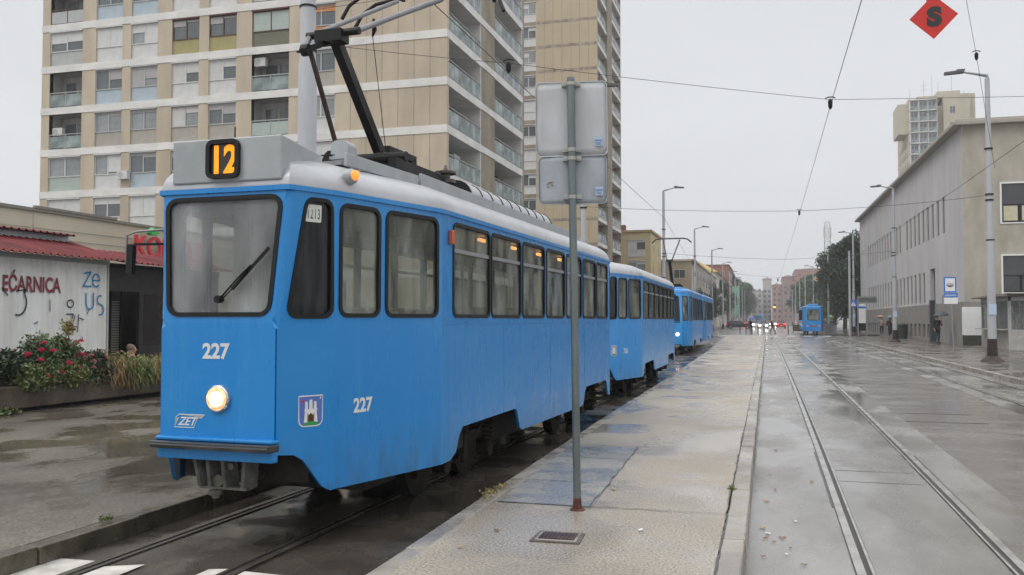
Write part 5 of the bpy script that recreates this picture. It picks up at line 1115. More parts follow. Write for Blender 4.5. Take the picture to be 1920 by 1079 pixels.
# overhead wires: real sagging lines
WIRE = mat('wire_dark', (.05, .045, .05), .5, .5)
def wire(label, pts, r=.008, sag=0, name='overhead_wire', cat='wire', n=10):
    P = []; pts = [Vector(p) for p in pts]
    for a, c in zip(pts, pts[1:]):
        for k in range(n): t = k / n; p = a.lerp(c, t); p.z -= sag * 4 * t * (1 - t); P.append(p)
    P.append(pts[-1]); b = MB(); b.tube(P, r * .85, 5); return tag(b.build(name, WIRE), label, cat, 'overhead wires')
ZW = 5.55
wire('contact wire above the middle track, running from top centre to the vanishing point', [(1.12, -4, ZW), (1.12, 16.9, ZW), (1.13, 34, ZW), (1.1, 60, ZW), (1.0, 95, ZW), (.95, 160, ZW)], .0065, .03)
wire('contact wire above the left track over the three waiting trams', [(-3.9, -4, ZW), (-3.88, 13.0, ZW), (-3.76, 34, ZW), (-5.0, 62, ZW), (-5.35, 95, ZW)], .0075, .03)
wire('contact wire above the far right track, descending across the stone front', [(5.35, -4, ZW), (5.35, 19.5, ZW), (5.35, 37, ZW), (5.2, 65, ZW), (4.9, 95, ZW), (4.5, 150, ZW)], .0075, .03)
wire('span wire from the thick mast across all tracks towards the right', [(-7.1, 12.95, 6.2), (-3.88, 13.35, 5.72), (1.12, 16.95, 5.66), (9.5, 20.6, 6.15)], .0055, .02)
wire('span wire from mast behind the sign to the nearest right lamp', [(-7.2, 35.6, 6.3), (1.13, 34, 5.65), (8.0, 36.9, 6.35)], .009, .08)
wire('span wire crossing the street beside the yellow house', [(-7.2, 64.8, 6.5), (1.1, 62, 5.7), (8.5, 67.1, 6.5)], .011, .08)
wire('span wire crossing the street at the far zebra crossing', [(-7.2, 93.1, 7.0), (1.0, 95, 6.0), (8.8, 101.3, 7.0)], .012, .1)
wire('farthest span wire seen low over the street', [(-7.2, 152, 7.4), (1.0, 152, 6.2), (7.9, 152, 7.4)], .014, .1)
wire('near span wire passing along the top edge of the photo', [(-7.1, 12.95, 6.75), (-1.6, 8.9, 5.35), (2.3, 9.4, 5.36), (8, 10, 6.0)], .005, .02)
wire('slanting stay wire hanging down in front of the right building', [(4.0, 20.5, 9.05), (4.67, 22.46, 7.75), (5.66, 25.42, 5.6)], .006, .0)
def insul(label, p, s=1.0):
    o = thing('wire_insulator', label, 'insulator', p, 0, 'insulators on the overhead wires'); s *= .8; b = MB(); b.tube([(0, 0, .07 * s), (0, 0, .02 * s), (0, 0, -.12 * s), (0, 0, -.17 * s)], [.02 * s, .055 * s, .045 * s, .015 * s], 10); b.build('body', BLKM, o, smooth='auto')
    b = MB(); b.tube([(-.11 * s, 0, .08 * s), (-.05 * s, 0, .11 * s), (.05 * s, 0, .11 * s), (.11 * s, 0, .08 * s)], .014 * s, 6); b.build('clamp', BLKM, o)
insul('hanger clamp where span wire meets the middle contact wire, top centre', (1.12, 16.95, 5.62)); insul('hanger clamp on the left contact wire in front of the tower', (-3.88, 13.3, 5.68))
insul('hanger clamp farther along the middle contact wire', (1.13, 34, 5.62)); insul('dark insulator on the slanting stay wire near the red diamond sign', (4.67, 22.46, 7.78), 1.0); insul('hanger clamp over the left track beside the yellow house', (-4.9, 62, 5.62), 1.4); insul('small hanger clamp low over the far zebra crossing', (1.0, 95, 5.8), 1.6)
# diamond sign hung from the wires
sg_ = thing('hanging_sign', 'orange red diamond sign with a black letter S hanging at the top', 'sign', (3.30, 19.6, 7.85), R(-8))
o = sg_; D_ = .45
b = MB(); b.prism([(-D_, 0, 0), (0, 0, -D_ - .01), (D_, 0, 0), (.13, 0, D_ * .71), (.13, 0, D_ + .16), (-.13, 0, D_ + .16), (-.13, 0, D_ * .71)], (0, .012, 0)); b.build('plate', mat('sign_red_orange', (.55, .028, .02), .7, var=.04), o)
text_mb('S', .50, (.012, -.003, -.17), (1, 0, 0), (0, 0, 1), .003, .035, align='CENTER', sx=1.08).build('letter', mat('ink_black', (.02, .02, .02), .6), o)
b = MB(); b.box(-.11, -.09, -.01, .02, D_ + .10, D_ + .5); b.box(.09, .11, -.01, .02, D_ + .10, D_ + .5); b.build('hanger', GREYM, o)
wire('cable above the photo top edge carrying the red diamond sign', [(-7.1, 12.95, 8.9), (3.3, 19.6, 8.93), (9.5, 23.5, 9.3)], .006, .05)

# ------------------------------------------------------------ foreground sign post
sp = thing('sign_post', 'grey metal post with two grey sign plates seen from behind, on the platform', 'sign post', (-1.49, 7.09, .15)); sp.rotation_euler = (R(2.2), R(-.75), R(12))
b = MB(); b.tube([(0, 0, .10), (0, 0, 3.455)], .031, 28); b.cyl((0, 0, 3.455), (0, 0, 3.48), .033, .03, 28); b.cyl((0, 0, 2.87), (0, 0, 2.97), .0325, n=28); b.build('post', POSTG, sp, smooth='auto')
b = MB(); b.tube([(0, 0, 0), (0, 0, .012), (0, 0, .014), (0, 0, .10)], [.062, .058, .037, .0325], 28); b.build('rusty_foot', RUST, sp, smooth='auto')
def plate(name, x0, x1, z0, z1, m, bend, seed):
    r = random.Random(seed); nx, nz = 14, 10; b = MB(); ol = rpoly([(x0, z0), (x1, z0), (x1, z1), (x0, z1)], .035, 5)
    vs = []; fs = []
    for j in range(nz + 1):
        for i in range(nx + 1):
            x = x0 + (x1 - x0) * i / nx; z = z0 + (z1 - z0) * j / nz
            cx = min(x - x0, x1 - x); cz = min(z - z0, z1 - z)
            if cx < .001 and cz < .001: x += .012 * (1 if i == 0 else -1); z += .012 * (1 if j == 0 else -1)
            d = noise.noise(Vector((x * 4, z * 4, seed))) * bend
            if cx < 1e-6 or cz < 1e-6: d -= .0
            vs.append((x, .052 + d, z))
    for j in range(nz):
        for i in range(nx): a = j * (nx + 1) + i; fs.append((a, a + 1, a + nx + 2, a + nx + 1))
    b.add(vs, fs); o = b.build(name, m, sp, smooth=True, solid=.004)
    e_ = MB(); rim = inset(ol, -.003); pts = [(a, .045 + noise.noise(Vector((a * 4, c * 4, seed))) * bend, c) for a, c in rim]; e_.tube(pts + [pts[0]], .0038, 6); e_.build('folded_rim', m, o, smooth='auto'); return o
p1_ = plate('upper_plate', -.285, .285, 2.86, 3.45, PLATE, .010, 3); p2_ = plate('lower_plate', -.27, .275, 2.47, 2.85, PLATE2, .022, 9)
for z in (3.43, 2.90, 2.83, 2.52):
    b = MB(); b.box(-.075, -.033, .005, .045, z - .018, z + .018); b.box(.033, .075, .005, .045, z - .018, z + .018); b.cyl((0, 0, z - .014), (0, 0, z + .014), .0355, n=24)
    for x in (-.052, .052): b.cyl((x, .0, z), (x, -.012, z), .008, n=8)
    b.build('clamp', mat('clamp_zinc', (.42, .42, .38), .4, .6), sp)
STK = mat('sticker_pale', (.42, .50, .62), .5, var=.05); STB = mat('sticker_band', (.12, .25, .55), .5)
for par, x, z in ((p1_, .185, 2.93), (p2_, .185, 2.53)):
    b = MB(); b.box(x, x + .062, .028, .034, z, z + .07); s1_ = b.build('sticker', STK, par); b = MB(); b.box(x + .004, x + .058, .0265, .0275, z + .038, z + .050)
    for k in range(3): b.box(x + .008, x + .05, .0265, .0275, z + .010 + k * .008, z + .013 + k * .008)
    b.build('print', STB, s1_)
b = MB(); r = random.Random(3)
for k in range(7): cx, cz = -.185 + r.uniform(-.03, .03), 2.625 + r.uniform(-.02, .02); b.poly([[(cx + .013 * math.cos(a) * r.uniform(.5, 1), cz + .009 * math.sin(a) * r.uniform(.5, 1)) for a in [i * .9 for i in range(7)]]], lambda a, c, o: (a, .030, c), 0)
b.build('glue_marks', mat('glue_brown', (.23, .19, .13), .8), p2_)
mc = thing('manhole_cover', 'rusty rectangular inspection cover in a steel frame on the platform', 'manhole cover', (-1.43, 6.15, .151), R(2))
b = MB(); b.prism([(-.175, -.15, 0), (.175, -.15, 0), (.165, .15, 0), (-.165, .15, 0)], (0, 0, .008)); b.build('frame', mat('frame_concrete', (.09, .085, .075), .7, var=.3, scale=10), mc); b = MB(); b.box(-.145, .145, -.12, .12, .008, .011); b.build('mortar', KERB, mc); b = MB(); b.box(-.125, .125, -.09, .09, .011, .017)
for i in range(9):
    for j in range(7): b.box(-.11 + i * .026, -.10 + i * .026, -.078 + j * .025, -.07 + j * .025, .017, .019)
b.build('lid', mat('lid_rust', (.075, .045, .04), .35, .4, var=.4, scale=12, rvar=.1), mc)
# leaves and litter along the kerb
LFM = [mat('leaf_litter_brown', (.22, .10, .03), .6, var=.3), mat('leaf_litter_tan', (.40, .27, .14), .6, var=.2), mat('litter_white', (.62, .62, .60), .6)]
r = random.Random(21); spots = [(-.05, 5.6), (-.02, 5.75), (.03, 5.68), (-.06, 5.85), (.0, 5.92), (.06, 5.62), (-.04, 7.15), (-.02, 7.3), (.02, 7.05), (-.06, 7.5), (.09, 7.2), (.14, 6.9), (.20, 7.8), (-.03, 8.6), (.05, 9.2), (.0, 10.1), (.22, 6.45), (.11, 6.7), (-.05, 6.6), (.08, 12), (-1.9, 6.2), (-1.35, 8.0), (-.9, 6.5), (-2.0, 5.7), (.30, 5.9), (.42, 9.8)]
for i, (x, y) in enumerate(spots):
    b = MB(); s = r.uniform(.014, .034); a = r.uniform(0, 6); P = [(math.cos(a + t) * s * q, math.sin(a + t) * s * q * .7, h) for t, q, h in ((0, 1.2, .004), (.9, .8, .01), (1.9, .7, .003), (3.1, 1.1, .012), (4.2, .75, .004), (5.2, .85, .009))]
    b.prism(P, (0, 0, .0025)); isl_ = x < -.1; k = 2 if i % 5 == 2 else (i % 2)
    tag(b.build('litter_scrap' if k == 2 else 'fallen_leaf', LFM[k], loc=(x, y, .158 if isl_ else .006)), ('small white paper scrap' if k == 2 else ('brown fallen leaf', 'tan fallen leaf')[k]) + (' lying on the platform surface' if isl_ else ' in the gutter beside the platform kerb'), 'litter' if k == 2 else 'leaf', ('paper scraps' if k == 2 else ('brown leaves', 'tan leaves')[k]) + (' on platform' if isl_ else ' along the kerb'))

# ------------------------------------------------------------ right pavement furniture
st = thing('tram_stop_sign', 'blue framed tram stop sign with white plate on a slim pole', 'sign', (8.26, 45.5, .12), R(3))
b = MB(); b.tube([(.02, .03, 0), (-.06, .03, 2.5), (-.07, .03, 3.55)], .028, 10); b.build('pole', GREYM, st)
SBL = mat('sign_blue', (.02, .16, .55), .45, var=.04)
b = MB(); b.poly([rpoly([(-.37, 2.83), (.17, 2.83), (.17, 3.55), (-.37, 3.55)], .03)], lambda a, c, o: (a, -o, c), 0, (0, .02)); pl_ = b.build('stop_plate', SBL, st)
b = MB(); b.box(-.31, .11, -.024, -.0205, 2.89, 3.49); b.build('white_field', WHITE, pl_)
b = MB(); b.box(-.20, .0, -.028, -.025, 3.10, 3.16); b.box(-.24, .04, -.028, -.025, 3.245, 3.26); b.box(-.16, -.04, -.028, -.025, 3.09, 3.11); b.box(-.22, .02, -.028, -.025, 3.12, 3.135)
b.poly([[(-.26, 3.14), (-.22, 3.12), (.02, 3.12), (.06, 3.14), (.05, 3.20), (-.25, 3.20)], [(-.23, 3.15), (.03, 3.15), (.02, 3.18), (-.22, 3.18)]], lambda a, c, o: (a, -.025, c)); b.build('tram_pictogram', MATS['ink_black'], pl_)
b = MB(); b.box(-.37, .22, -.02, 0, 2.60, 2.80); nb = b.build('name_plate', SBL, st); text_mb('LJUBLJANICA', .10, (-.33, -.022, 2.665), (1, 0, 0), (0, 0, 1), .002, .002, sx=.86).build('stop_name', WHITE, nb)
b = MB(); b.box(-.37, .22, -.02, 0, 2.30, 2.585); b.build('timetable_plate', WHITE, st); b = MB(); b.box(-.42, -.36, .0, .15, 2.3, 2.72); b.build('side_box', GREYM, st)
ip = thing('information_stand', 'steel framed tram information stand with white timetable panel', 'information stand', (8.05, 89.3, .12))
b = MB(); b.box(0, .09, -.04, .04, 0, 3.7); b.box(2.0, 2.09, -.04, .04, 0, 3.7) if False else None; b.box(.75, .83, -.04, .04, 0, 3.3); b.box(0, 1.75, -.05, .05, 3.62, 3.76); b.box(0, 1.75, -.05, .05, 3.1, 3.2); b.box(1.66, 1.75, -.04, .04, 3.1, 3.7); b.build('frame', GREYM, ip)
b = MB(); b.box(.09, 1.66, -.03, .03, 3.2, 3.62); b.build('display', mat('display_dull', (.12, .125, .11), .4), ip); b = MB(); b.box(.12, .73, -.03, .03, 1.25, 3.05); pp = b.build('timetable', WHITE, ip); b = MB(); b.box(.12, .73, -.034, -.03, 2.62, 2.82); b.build('blue_band', SBL, pp); b = MB(); b.box(.12, .73, -.03, .03, .55, 1.24); b.build('lower_panel', BLKM, ip)
xs_ = thing('crossing_sign', 'square blue pedestrian crossing sign with white triangle on the third lamp', 'sign', (8.72, 101.0, 3.0))
b = MB(); b.box(-.38, .38, -.02, .0, 0, .80); b.build('plate', SBL, xs_); b = MB(); b.prism([(-.27, -.025, .13), (.27, -.025, .13), (0, -.025, .68)], (0, .004, 0)); b.build('triangle', WHITE, xs_)
b = MB(); b.cyl((0.02, -.03, .50), (.02, -.027, .50), .04, n=10); b.bar((0, -.029, .45), (0, -.029, .30), .06, .003); b.bar((0, -.029, .31), (-.09, -.029, .17), .035, .003); b.bar((0, -.029, .31), (.08, -.029, .17), .035, .003); b.build('walking_figure', MATS['ink_black'], xs_)
bn_ = thing('litter_bin', 'dark round litter bin beside the building plinth', 'litter bin', (10.9, 81.5, .12)); b = MB(); b.tube([(0, 0, 0), (0, 0, .1), (0, 0, 1.0)], [.36, .38, .42], 18); b.build('body', mat('bin_dark', (.035, .04, .035), .6), bn_, smooth='auto'); b = MB(); b.tube([(0, 0, 1.0), (0, 0, 1.08), (0, 0, 1.22)], [.45, .44, .2], 18); b.build('lid', BLKM, bn_, smooth='auto')
# small kiosk on the right
kq = thing('newsstand_kiosk', 'grey metal glazed kiosk with a flat projecting roof and serving ledge', 'kiosk', (11.97, 51.5, .12))
ALU = mat('aluminium_dull', (.42, .41, .385), .45, .2, var=.1)
b = MB()
for x, y in ((0, 0), (0, 2.8), (0, 6.0), (.8, 0), (3.2, 0), (5, 0)): b.box(x, x + .14, y, y + .14, 0, 2.75)
b.box(0, 5, 0, .06, 2.55, 2.75); b.box(0, .06, .14, 6.1, 2.55, 2.75); b.box(.14, 5, .02, .06, .98, 1.05); b.box(.14, 5, .02, .06, .0, .14); b.build('frame', ALU, kq)
b = MB(); b.box(.02, .06, .14, 6, 0, 1.02); b.box(.14, 5, .03, .06, .14, .98); b.build('lower_panels', mat('kiosk_panel', (.40, .39, .36), .5, .1, var=.15), kq)
b = MB(); b.box(.02, .05, .14, 2.8, 1.06, 2.55); b.box(.02, .05, 2.94, 6, 1.06, 2.55); b.box(.14, 5, .035, .05, 1.05, 2.55); b.build('glazing', GDARK if False else glass('kiosk_glass', (.7, .73, .71), .45, .06, (.32, .34, .33)), kq)
b = MB(); b.box(-.45, .0, .1, 5.6, 1.02, 1.07); b.build('serving_ledge', ALU, kq)
b = MB(); b.hexa([(-.55, -.5), (5.3, -.5), (5.3, 6.6), (-.35, 6.9)], 2.77, 2.86); b.hexa([(-.2, -.9), (5.3, -1.1), (5.3, 6), (0, 6)], 2.88, 2.93); b.build('roof', mat('kiosk_roof', (.20, .18, .15), .6, var=.2), kq)
b = MB()
for k in range(3): b.box(.3, 4.8, .5, .9, 1.3 + k * .4, 1.33 + k * .4)
for x in (.9, 2.2, 3.5): b.box(x, x + .03, .5, .9, 1.05, 2.5)
b.build('shelves', WHITE, kq); b = MB(); rr = random.Random(2)
for k in range(20): x = .3 + k * .22; b.box(x, x + .18, .5, .8, 1.07, 1.07 + rr.uniform(.15, .35), k % 2)
b.build('wares', [mat('wares_red', (.35, .05, .03), .6), mat('wares_dark', (.06, .05, .04), .6)], kq); b = MB(); b.box(.2, 5, 2.6, 2.7, 0, 2.6); b.box(2.5, 5, .7, 6, 0, .05); b.build('inner_wall', mat('kiosk_inner', (.16, .155, .14), .7), kq)
wp = thing('advert_board', 'plain white board standing between the building corner and the kiosk', 'board', (11.45, 60.2, .12)); b = MB(); b.box(.0, 1.5, 0, .08, .62, 2.35); b.build('panel', WHITE, wp); b = MB(); b.box(.02, .10, 0.01, .07, 0, .62); b.box(1.3, 1.38, 0.01, .07, 0, .62); b.box(.1, 1.3, .02, .04, .0, .60); b.build('legs', mat('board_dark', (.05, .055, .04), .7, var=.4), wp)
# railing and blue banner beyond the crossing
b = MB(); rl = thing('pedestrian_railing', 'low steel railing along the right kerb beyond the crossing', 'railing', (6.9, 100, .12))
for k in range(14): b.box(-.03, .03, k * 2, k * 2 + .06, 0, 1.05)
for k in range(84): b.box(-.01, .01, k * .32, k * .32 + .03, .15, 1.0)
b.box(-.02, .02, 0, 27, 1.0, 1.06); b.box(-.02, .02, 0, 27, .12, .17); b.build('bars', GREYM, rl)
bnr = thing('fence_banner', 'long dark blue banner fence below the dark trees, right of the distant tram', 'banner', (11, 128, .12)); b = MB(); b.box(0, 8.5, 0, .06, .7, 2.3); b.build('banner', mat('banner_navy', (.015, .06, .16), .6, var=.15), bnr); b = MB()
for k in range(5): b.box(k * 2.1, k * 2.1 + .08, .07, .15, 0, 2.4)
b.build('posts', GREYM, bnr); b = MB(); b.prism([(5.2, -.01, 1.2), (6.1, -.01, 1.6), (6.2, -.01, 1.75), (5.9, -.01, 1.7), (5.3, -.01, 1.35)], (0, -.01, 0)); b.build('white_mark', WHITE, bnr)
lt_ = thing('telecom_mast', 'grey lattice telecom mast above the right trees', 'mast', (13.2, 215, 0)); b = MB()
for sx, sy in ((-1, -1), (1, -1), (1, 1), (-1, 1)): b.cyl((sx * .9, sy * .9, 0), (sx * .55, sy * .55, 23.5), .06, n=5)
for k in range(16):
    z = k * 1.5; w0 = .9 - .35 * z / 23.5; w1 = .9 - .35 * (z + 1.5) / 23.5
    for a, c in (((-1, -1), (1, -1)), ((1, -1), (1, 1)), ((1, 1), (-1, 1)), ((-1, 1), (-1, -1))): b.cyl((a[0] * w0, a[1] * w0, z), (c[0] * w1, c[1] * w1, z + 1.5), .035, n=4); b.cyl((a[0] * w1, a[1] * w1, z + 1.5), (c[0] * w1, c[1] * w1, z + 1.5), .03, n=4)
b.build('lattice', GREYM, lt_); b = MB()
for k in range(6): a = k * 1.05; b.box(math.cos(a) * .75 - .15, math.cos(a) * .75 + .15, math.sin(a) * .75 - .15, math.sin(a) * .75 + .15, 20.5, 22.8)
b.build('antennas', WHITE, lt_)
# platform end: bollards, barrier, signals
for i, x in enumerate((-3.3, -2.6, -1.9, -1.2, -.5, 2.3)):
    o = thing('bollard', 'thin black bollard at the far end of the platform', 'bollard', (x, 112, 0), 0, 'bollards at platform end'); b = MB(); b.tube([(0, 0, 0), (0, 0, 1.0)], .05, 8); b.build('post', BLKM, o); b = MB(); b.tube([(0, 0, 1.0), (0, 0, 1.06)], [.065, .03], 8); b.build('cap', BLKM, o)
o = thing('barrier', 'short dark barrier panel standing beyond the crossing beside the red car', 'barrier', (3.0, 118, 0), R(-60)); b = MB(); b.box(0, 2.4, -.03, .03, .25, 1.05); b.build('panel', mat('barrier_dark', (.05, .055, .03), .6, c2=(.18, .16, .04)), o); b = MB(); b.box(0, .06, -.02, .02, 0, 1.1); b.box(2.34, 2.4, -.02, .02, 0, 1.1); b.build('posts', BLKM, o)
tg = thing('traffic_signal', 'overhead traffic signal showing amber over the street', 'traffic light', (1.2, 178, 0)); b = MB(); b.tube([(3.6, 0, 0), (3.6, 0, 5.2), (3.4, 0, 5.5), (.2, 0, 5.6)], .07, 8); b.build('gantry', GREYM, tg); b = MB(); b.box(-.18, .18, -.12, .12, 3.6, 4.6); b.build('housing', BLKM, tg); b = MB(); b.cyl((0, -.12, 4.1), (0, -.2, 4.1), .17, n=12); b.build('amber_light', mat('signal_amber', (1, .36, .04), .4, emit=5), tg)
tg2 = thing('traffic_signal', 'small dark traffic signal with a tiny green light at the left crossing', 'traffic light', (-8.9, 107, 0)); b = MB(); b.tube([(0, 0, 0), (0, 0, 3.0)], .05, 8); b.build('pole', BLKM, tg2); b = MB(); b.box(-.14, .14, -.1, .1, 2.8, 3.7); b.build('housing', BLKM, tg2); b = MB(); b.cyl((0, -.10, 2.95), (0, -.13, 2.95), .08, n=10); b.build('green_light', mat('signal_green', (.1, 1, .3), .4, emit=1.5), tg2)
yd = thing('road_sign', 'yellow diamond priority sign hanging over the far right lane', 'sign', (8.2, 163, 8.8)); b = MB(); b.prism([(-.6, 0, 0), (0, 0, -.6), (.6, 0, 0), (0, 0, .6)], (0, .03, 0)); b.build('plate', WHITE, yd); b = MB(); b.prism([(-.42, -.01, 0), (0, -.01, -.42), (.42, -.01, 0), (0, -.01, .42)], (0, .008, 0)); b.build('yellow_field', mat('sign_yellow', (.75, .33, .02), .5), yd)

# ------------------------------------------------------------ trees
def tree_parts(h, rad, n, seed, m, trunk_h=.28, size=.2, cone=False):
    r = random.Random(seed); cl = []
    for i in range(34 if not cone else 26):
        if cone:
            t = r.random(); z = h * (.12 + .86 * t); q = rad * (1 - t) ** .8; a = r.uniform(0, 6.28); cl.append((math.cos(a) * q * .6, math.sin(a) * q * .6, z, .5 + q * .45))
        else:
            a = r.uniform(0, 6.28); t = r.uniform(-.9, 1); q = rad * math.sqrt(max(0, 1 - t * t)) * r.uniform(.4, .95); cl.append((math.cos(a) * q, math.sin(a) * q, h * (trunk_h + (1 - trunk_h) * .5 * (1 + t * .84)), rad * r.uniform(.20, .38)))
    def f(r):
        c = r.choice(cl); d = Vector((r.gauss(0, 1), r.gauss(0, 1), r.gauss(0, 1))).normalized() * c[3] * r.uniform(.55, 1.1); return (c[0] + d.x, c[1] + d.y, c[2] + d.z * .85)
    me = leaf_mesh('crown', n, f, size, m, seed); b = MB(); b.tube([(0, 0, 0), (.1, 0, h * .25), (0, .1, h * .55), (0, 0, h * .85)], [rad * .07 + .06, rad * .05 + .05, rad * .035 + .02, .03], 8)
    for c in cl[:9]: b.tube([(0, 0, h * .3), (c[0] * .5, c[1] * .5, (h * .3 + c[2]) / 2), (c[0], c[1], c[2])], [.09, .06, .02], 5)
    return me, b.mesh('trunk', BARK)
def tree(label, x, y, parts, s=1, rz=0, grp=None, name='broadleaf_tree'):
    o = thing(name, label, 'tree', (x, y, 0), rz, grp); obj('crown', parts[0], o); obj('trunk', parts[1], o); o.scale = (s, s, s); return o
T1 = tree_parts(12, 4.4, 15000, 1, LEAFD, .12, .17); T2 = tree_parts(10, 3.6, 7000, 2, LEAF, .2, .22); T3 = tree_parts(9, 3.2, 6000, 3, LEAFD, .2, .22); T4 = tree_parts(15, 3.6, 7000, 4, LEAFD, 0, .25, True); T5 = tree_parts(7, 3.4, 6000, 5, LEAF2, .08, .16)
tree('big dark green tree nearest behind the crossing sign, right side', 12.0, 123, T1, 1.12, 1, 'right side trees'); tree('broad dark tree next behind the nearest right tree', 12.3, 134, T1, 1.16, 2.5, 'right side trees'); tree('lighter topped tree behind the blue banner', 16.8, 138, T2, 1.45, .5, 'right side trees')
tree('dark tree directly right of the distant tram', 12.4, 147, T1, 1.15, 4, 'right side trees'); tree('bushy low light green tree beside the railing near the distant tram', 9.3, 150, T5, .5, 0, 'right side trees'); tree('tall tree rising behind the grey building end', 20, 124, T2, 1.3, 2, 'right side trees')
for i, (x, y, s, p, lb) in enumerate([(12.6, 162, 1.05, T1, 'dark tree left of the biggest right trees'), (12.6, 186, 1.15, T2, 'mid green tree above the distant tram roof'), (13, 212, 1.35, T3, 'tree above the parked white van'), (13, 240, 1.35, T2, 'small hazy tree in the right row, mid distance'), (13, 270, 1.6, T3, 'hazy tree near the left end of the right row'), (13.5, 305, 1.6, T2, 'paler hazy tree farther along the right row'), (13.5, 345, 1.9, T3, 'last hazy tree of the right row')]): tree(lb, x, y, p, s, i * 1.3, 'right side trees')
for i, (x, y, s, p, lb) in enumerate([(-12.5, 152, .82, T3, 'dark tree in front of the slab building, nearest of left trees'), (-11.8, 186, .95, T3, 'tree behind the nearest left tree, before the yellow roof'), (-11.6, 225, 1.15, T2, 'dark round tree left of the pale green banner'), (-12.2, 300, 1.3, T4, 'tall dark conifer with pointed top left of the street'), (-11.6, 335, 1.7, T2, 'round tree just right of the pointed conifer'), (-11.6, 385, 1.9, T3, 'round tree second from the pointed conifer'), (-11.6, 440, 1.9, T2, 'hazy tree before the grey end block'), (-11.6, 505, 2.0, T3, 'farthest hazy tree of the left row')]): tree(lb, x, y, p, s, i * 1.7, 'left side trees', 'conifer_tree' if p is T4 else 'broadleaf_tree')

# ------------------------------------------------------------ cars
CM = {}
def car_parts(kind):
    if kind in CM: return CM[kind]
    if kind == 'van': L_, H_, W_ = 4.9, 2.0, 1.85; low = [(0, .3), (0, .95), (.15, 1.15), (1.2, 1.30), (4.85, 1.35), (4.9, .3)]; cabn = [(1.15, 1.28), (1.75, 1.95), (4.7, 2.0), (4.85, 1.33)]
    elif kind == 'estate': L_, H_, W_ = 4.6, 1.48, 1.78; low = [(0, .3), (0, .62), (.12, .78), (1.25, .93), (4.5, .98), (4.6, .85), (4.6, .3)]; cabn = [(1.2, .92), (1.95, 1.44), (3.9, 1.47), (4.45, .97)]
    else: L_, H_, W_ = 4.1, 1.48, 1.74; low = [(0, .3), (0, .62), (.12, .80), (1.05, .96), (4.0, 1.0), (4.1, .85), (4.1, .3)]; cabn = [(1.0, .95), (1.75, 1.46), (3.2, 1.48), (3.95, .99)]
    hw = W_ / 2; wb = (.80, L_ - .80)
    arch = [(c + .36 * math.cos(a), .31 + .36 * math.sin(a)) for c in reversed(wb) for a in [R(t) for t in range(0, 181, 30)]]
    ol = low[:] + [(x, max(z, .22)) for x, z in arch]
    ol = low + [(L_, .22)] + [(x, z) for x, z in arch] + [(0, .22)]; ol = [p for i, p in enumerate(ol) if p != ol[i - 1]]
    b = MB(); b.prism([(-hw, y, z) for y, z in ol], (W_, 0, 0)); body = b.mesh('body', RUB)
    g = MB(); a0 = [(-hw + .05, y, z) for y, z in cabn]; a1 = [(-hw + (.05 if i in (0, 3) else .20), y, z) for i, (y, z) in enumerate(cabn)]
    q = [(-p[0], p[1], p[2]) for p in a1]; g.add(a1 + q, [(0, 1, 2, 3), (7, 6, 5, 4), (0, 4, 5, 1), (1, 5, 6, 2), (2, 6, 7, 3)]); gm = g.mesh('windows', GCAR)
    rf = MB(); (ya, za), (yb, zb2) = cabn[1], cabn[2]; rf.prism([(-hw + .19, ya - .04, za - .01), (hw - .19, ya - .04, za - .01), (hw - .19, yb + .04, zb2 - .01), (-hw + .19, yb + .04, zb2 - .01)], (0, 0, .035))
    for sx in (-1, 1):
        for (p, q_) in ((cabn[0], cabn[1]), (cabn[3], cabn[2])): rf.bar((sx * (hw - .05), p[0], p[1]), (sx * (hw - .19), q_[0], q_[1]), .07, .06)
        ym = (ya + yb) / 2; rf.bar((sx * (hw - .045), ym, cabn[0][1]), (sx * (hw - .185), ym, za + .01), .07, .04)
    rm = rf.mesh('roof', RUB); ty = MB(); ty.cyl((-.1, 0, 0), (.1, 0, 0), .31, n=20); ri = MB(); ri.cyl((-.11, 0, 0), (.11, 0, 0), .19, n=12)
    hl_ = MB(); hl_.box(-.17, .17, -.03, .05, -.08, .08); CM[kind] = (body, gm, rm, ty.mesh('wheel', RUB), ri.mesh('rim', GREYM), hl_.mesh('light', WHITE), L_, hw, wb); return CM[kind]
HLO = mat('car_light_on', (1, .93, .8), .3, emit=40, var=.02); HLF = mat('car_lamp_glass', (.5, .5, .5), .15); TLO = mat('car_tail_on', (1, .03, .03), .3, emit=6, var=.02); TLF = mat('car_tail_glass', (.3, .01, .01), .2)
def car(label, kind, paint, x, y, rz, head=False, tail=False, grp='cars on the far street'):
    bd, gm, rm, ty, ri, li, L_, hw, wb = car_parts(kind); o = thing('car' if kind != 'van' else 'van', label, 'car' if kind != 'van' else 'van', (x, y, 0), rz, grp)
    def p(n, me, m=None, loc=None, par=None):
        if m: me = me.copy(); me.materials.clear(); me.materials.append(m)
        c = obj(n, me, par or o, loc); return c
    p('body', bd, paint); p('windows', gm); p('roof', rm, paint)
    for sx in (-1, 1):
        for yy in wb: w_ = p('wheel', ty, None, (sx * (hw - .10), yy, .31)); obj('rim', ri, w_)
        p('headlight', li, HLO if head else HLF, (sx * (hw - .28), -.01, .66)); p('tail_light', li, TLO if tail else TLF, (sx * (hw - .22), L_ - .0, .82))
    b = MB(); b.box(-.26, .26, -.02, .0, .38, .50); b.box(-.26, .26, L_, L_ + .02, .5, .62); b.build('number_plate', WHITE, o)
    return o
def paint(n, c): return mat('car_paint_' + n, c, .25, .2, var=.05, coat=.8)
car('black estate car crossing the street, side on with red tail light', 'estate', paint('black', (.02, .022, .025)), -2.9, 171, R(90), tail=True)
car('oncoming car with bright white headlights in mid street', 'hatch', paint('grey', (.2, .2, .2)), -.9, 170, 0, head=True)
car('oncoming car farther back with lit headlights behind the first', 'hatch', paint('silver', (.45, .46, .47)), -2.4, 196, 0, head=True)
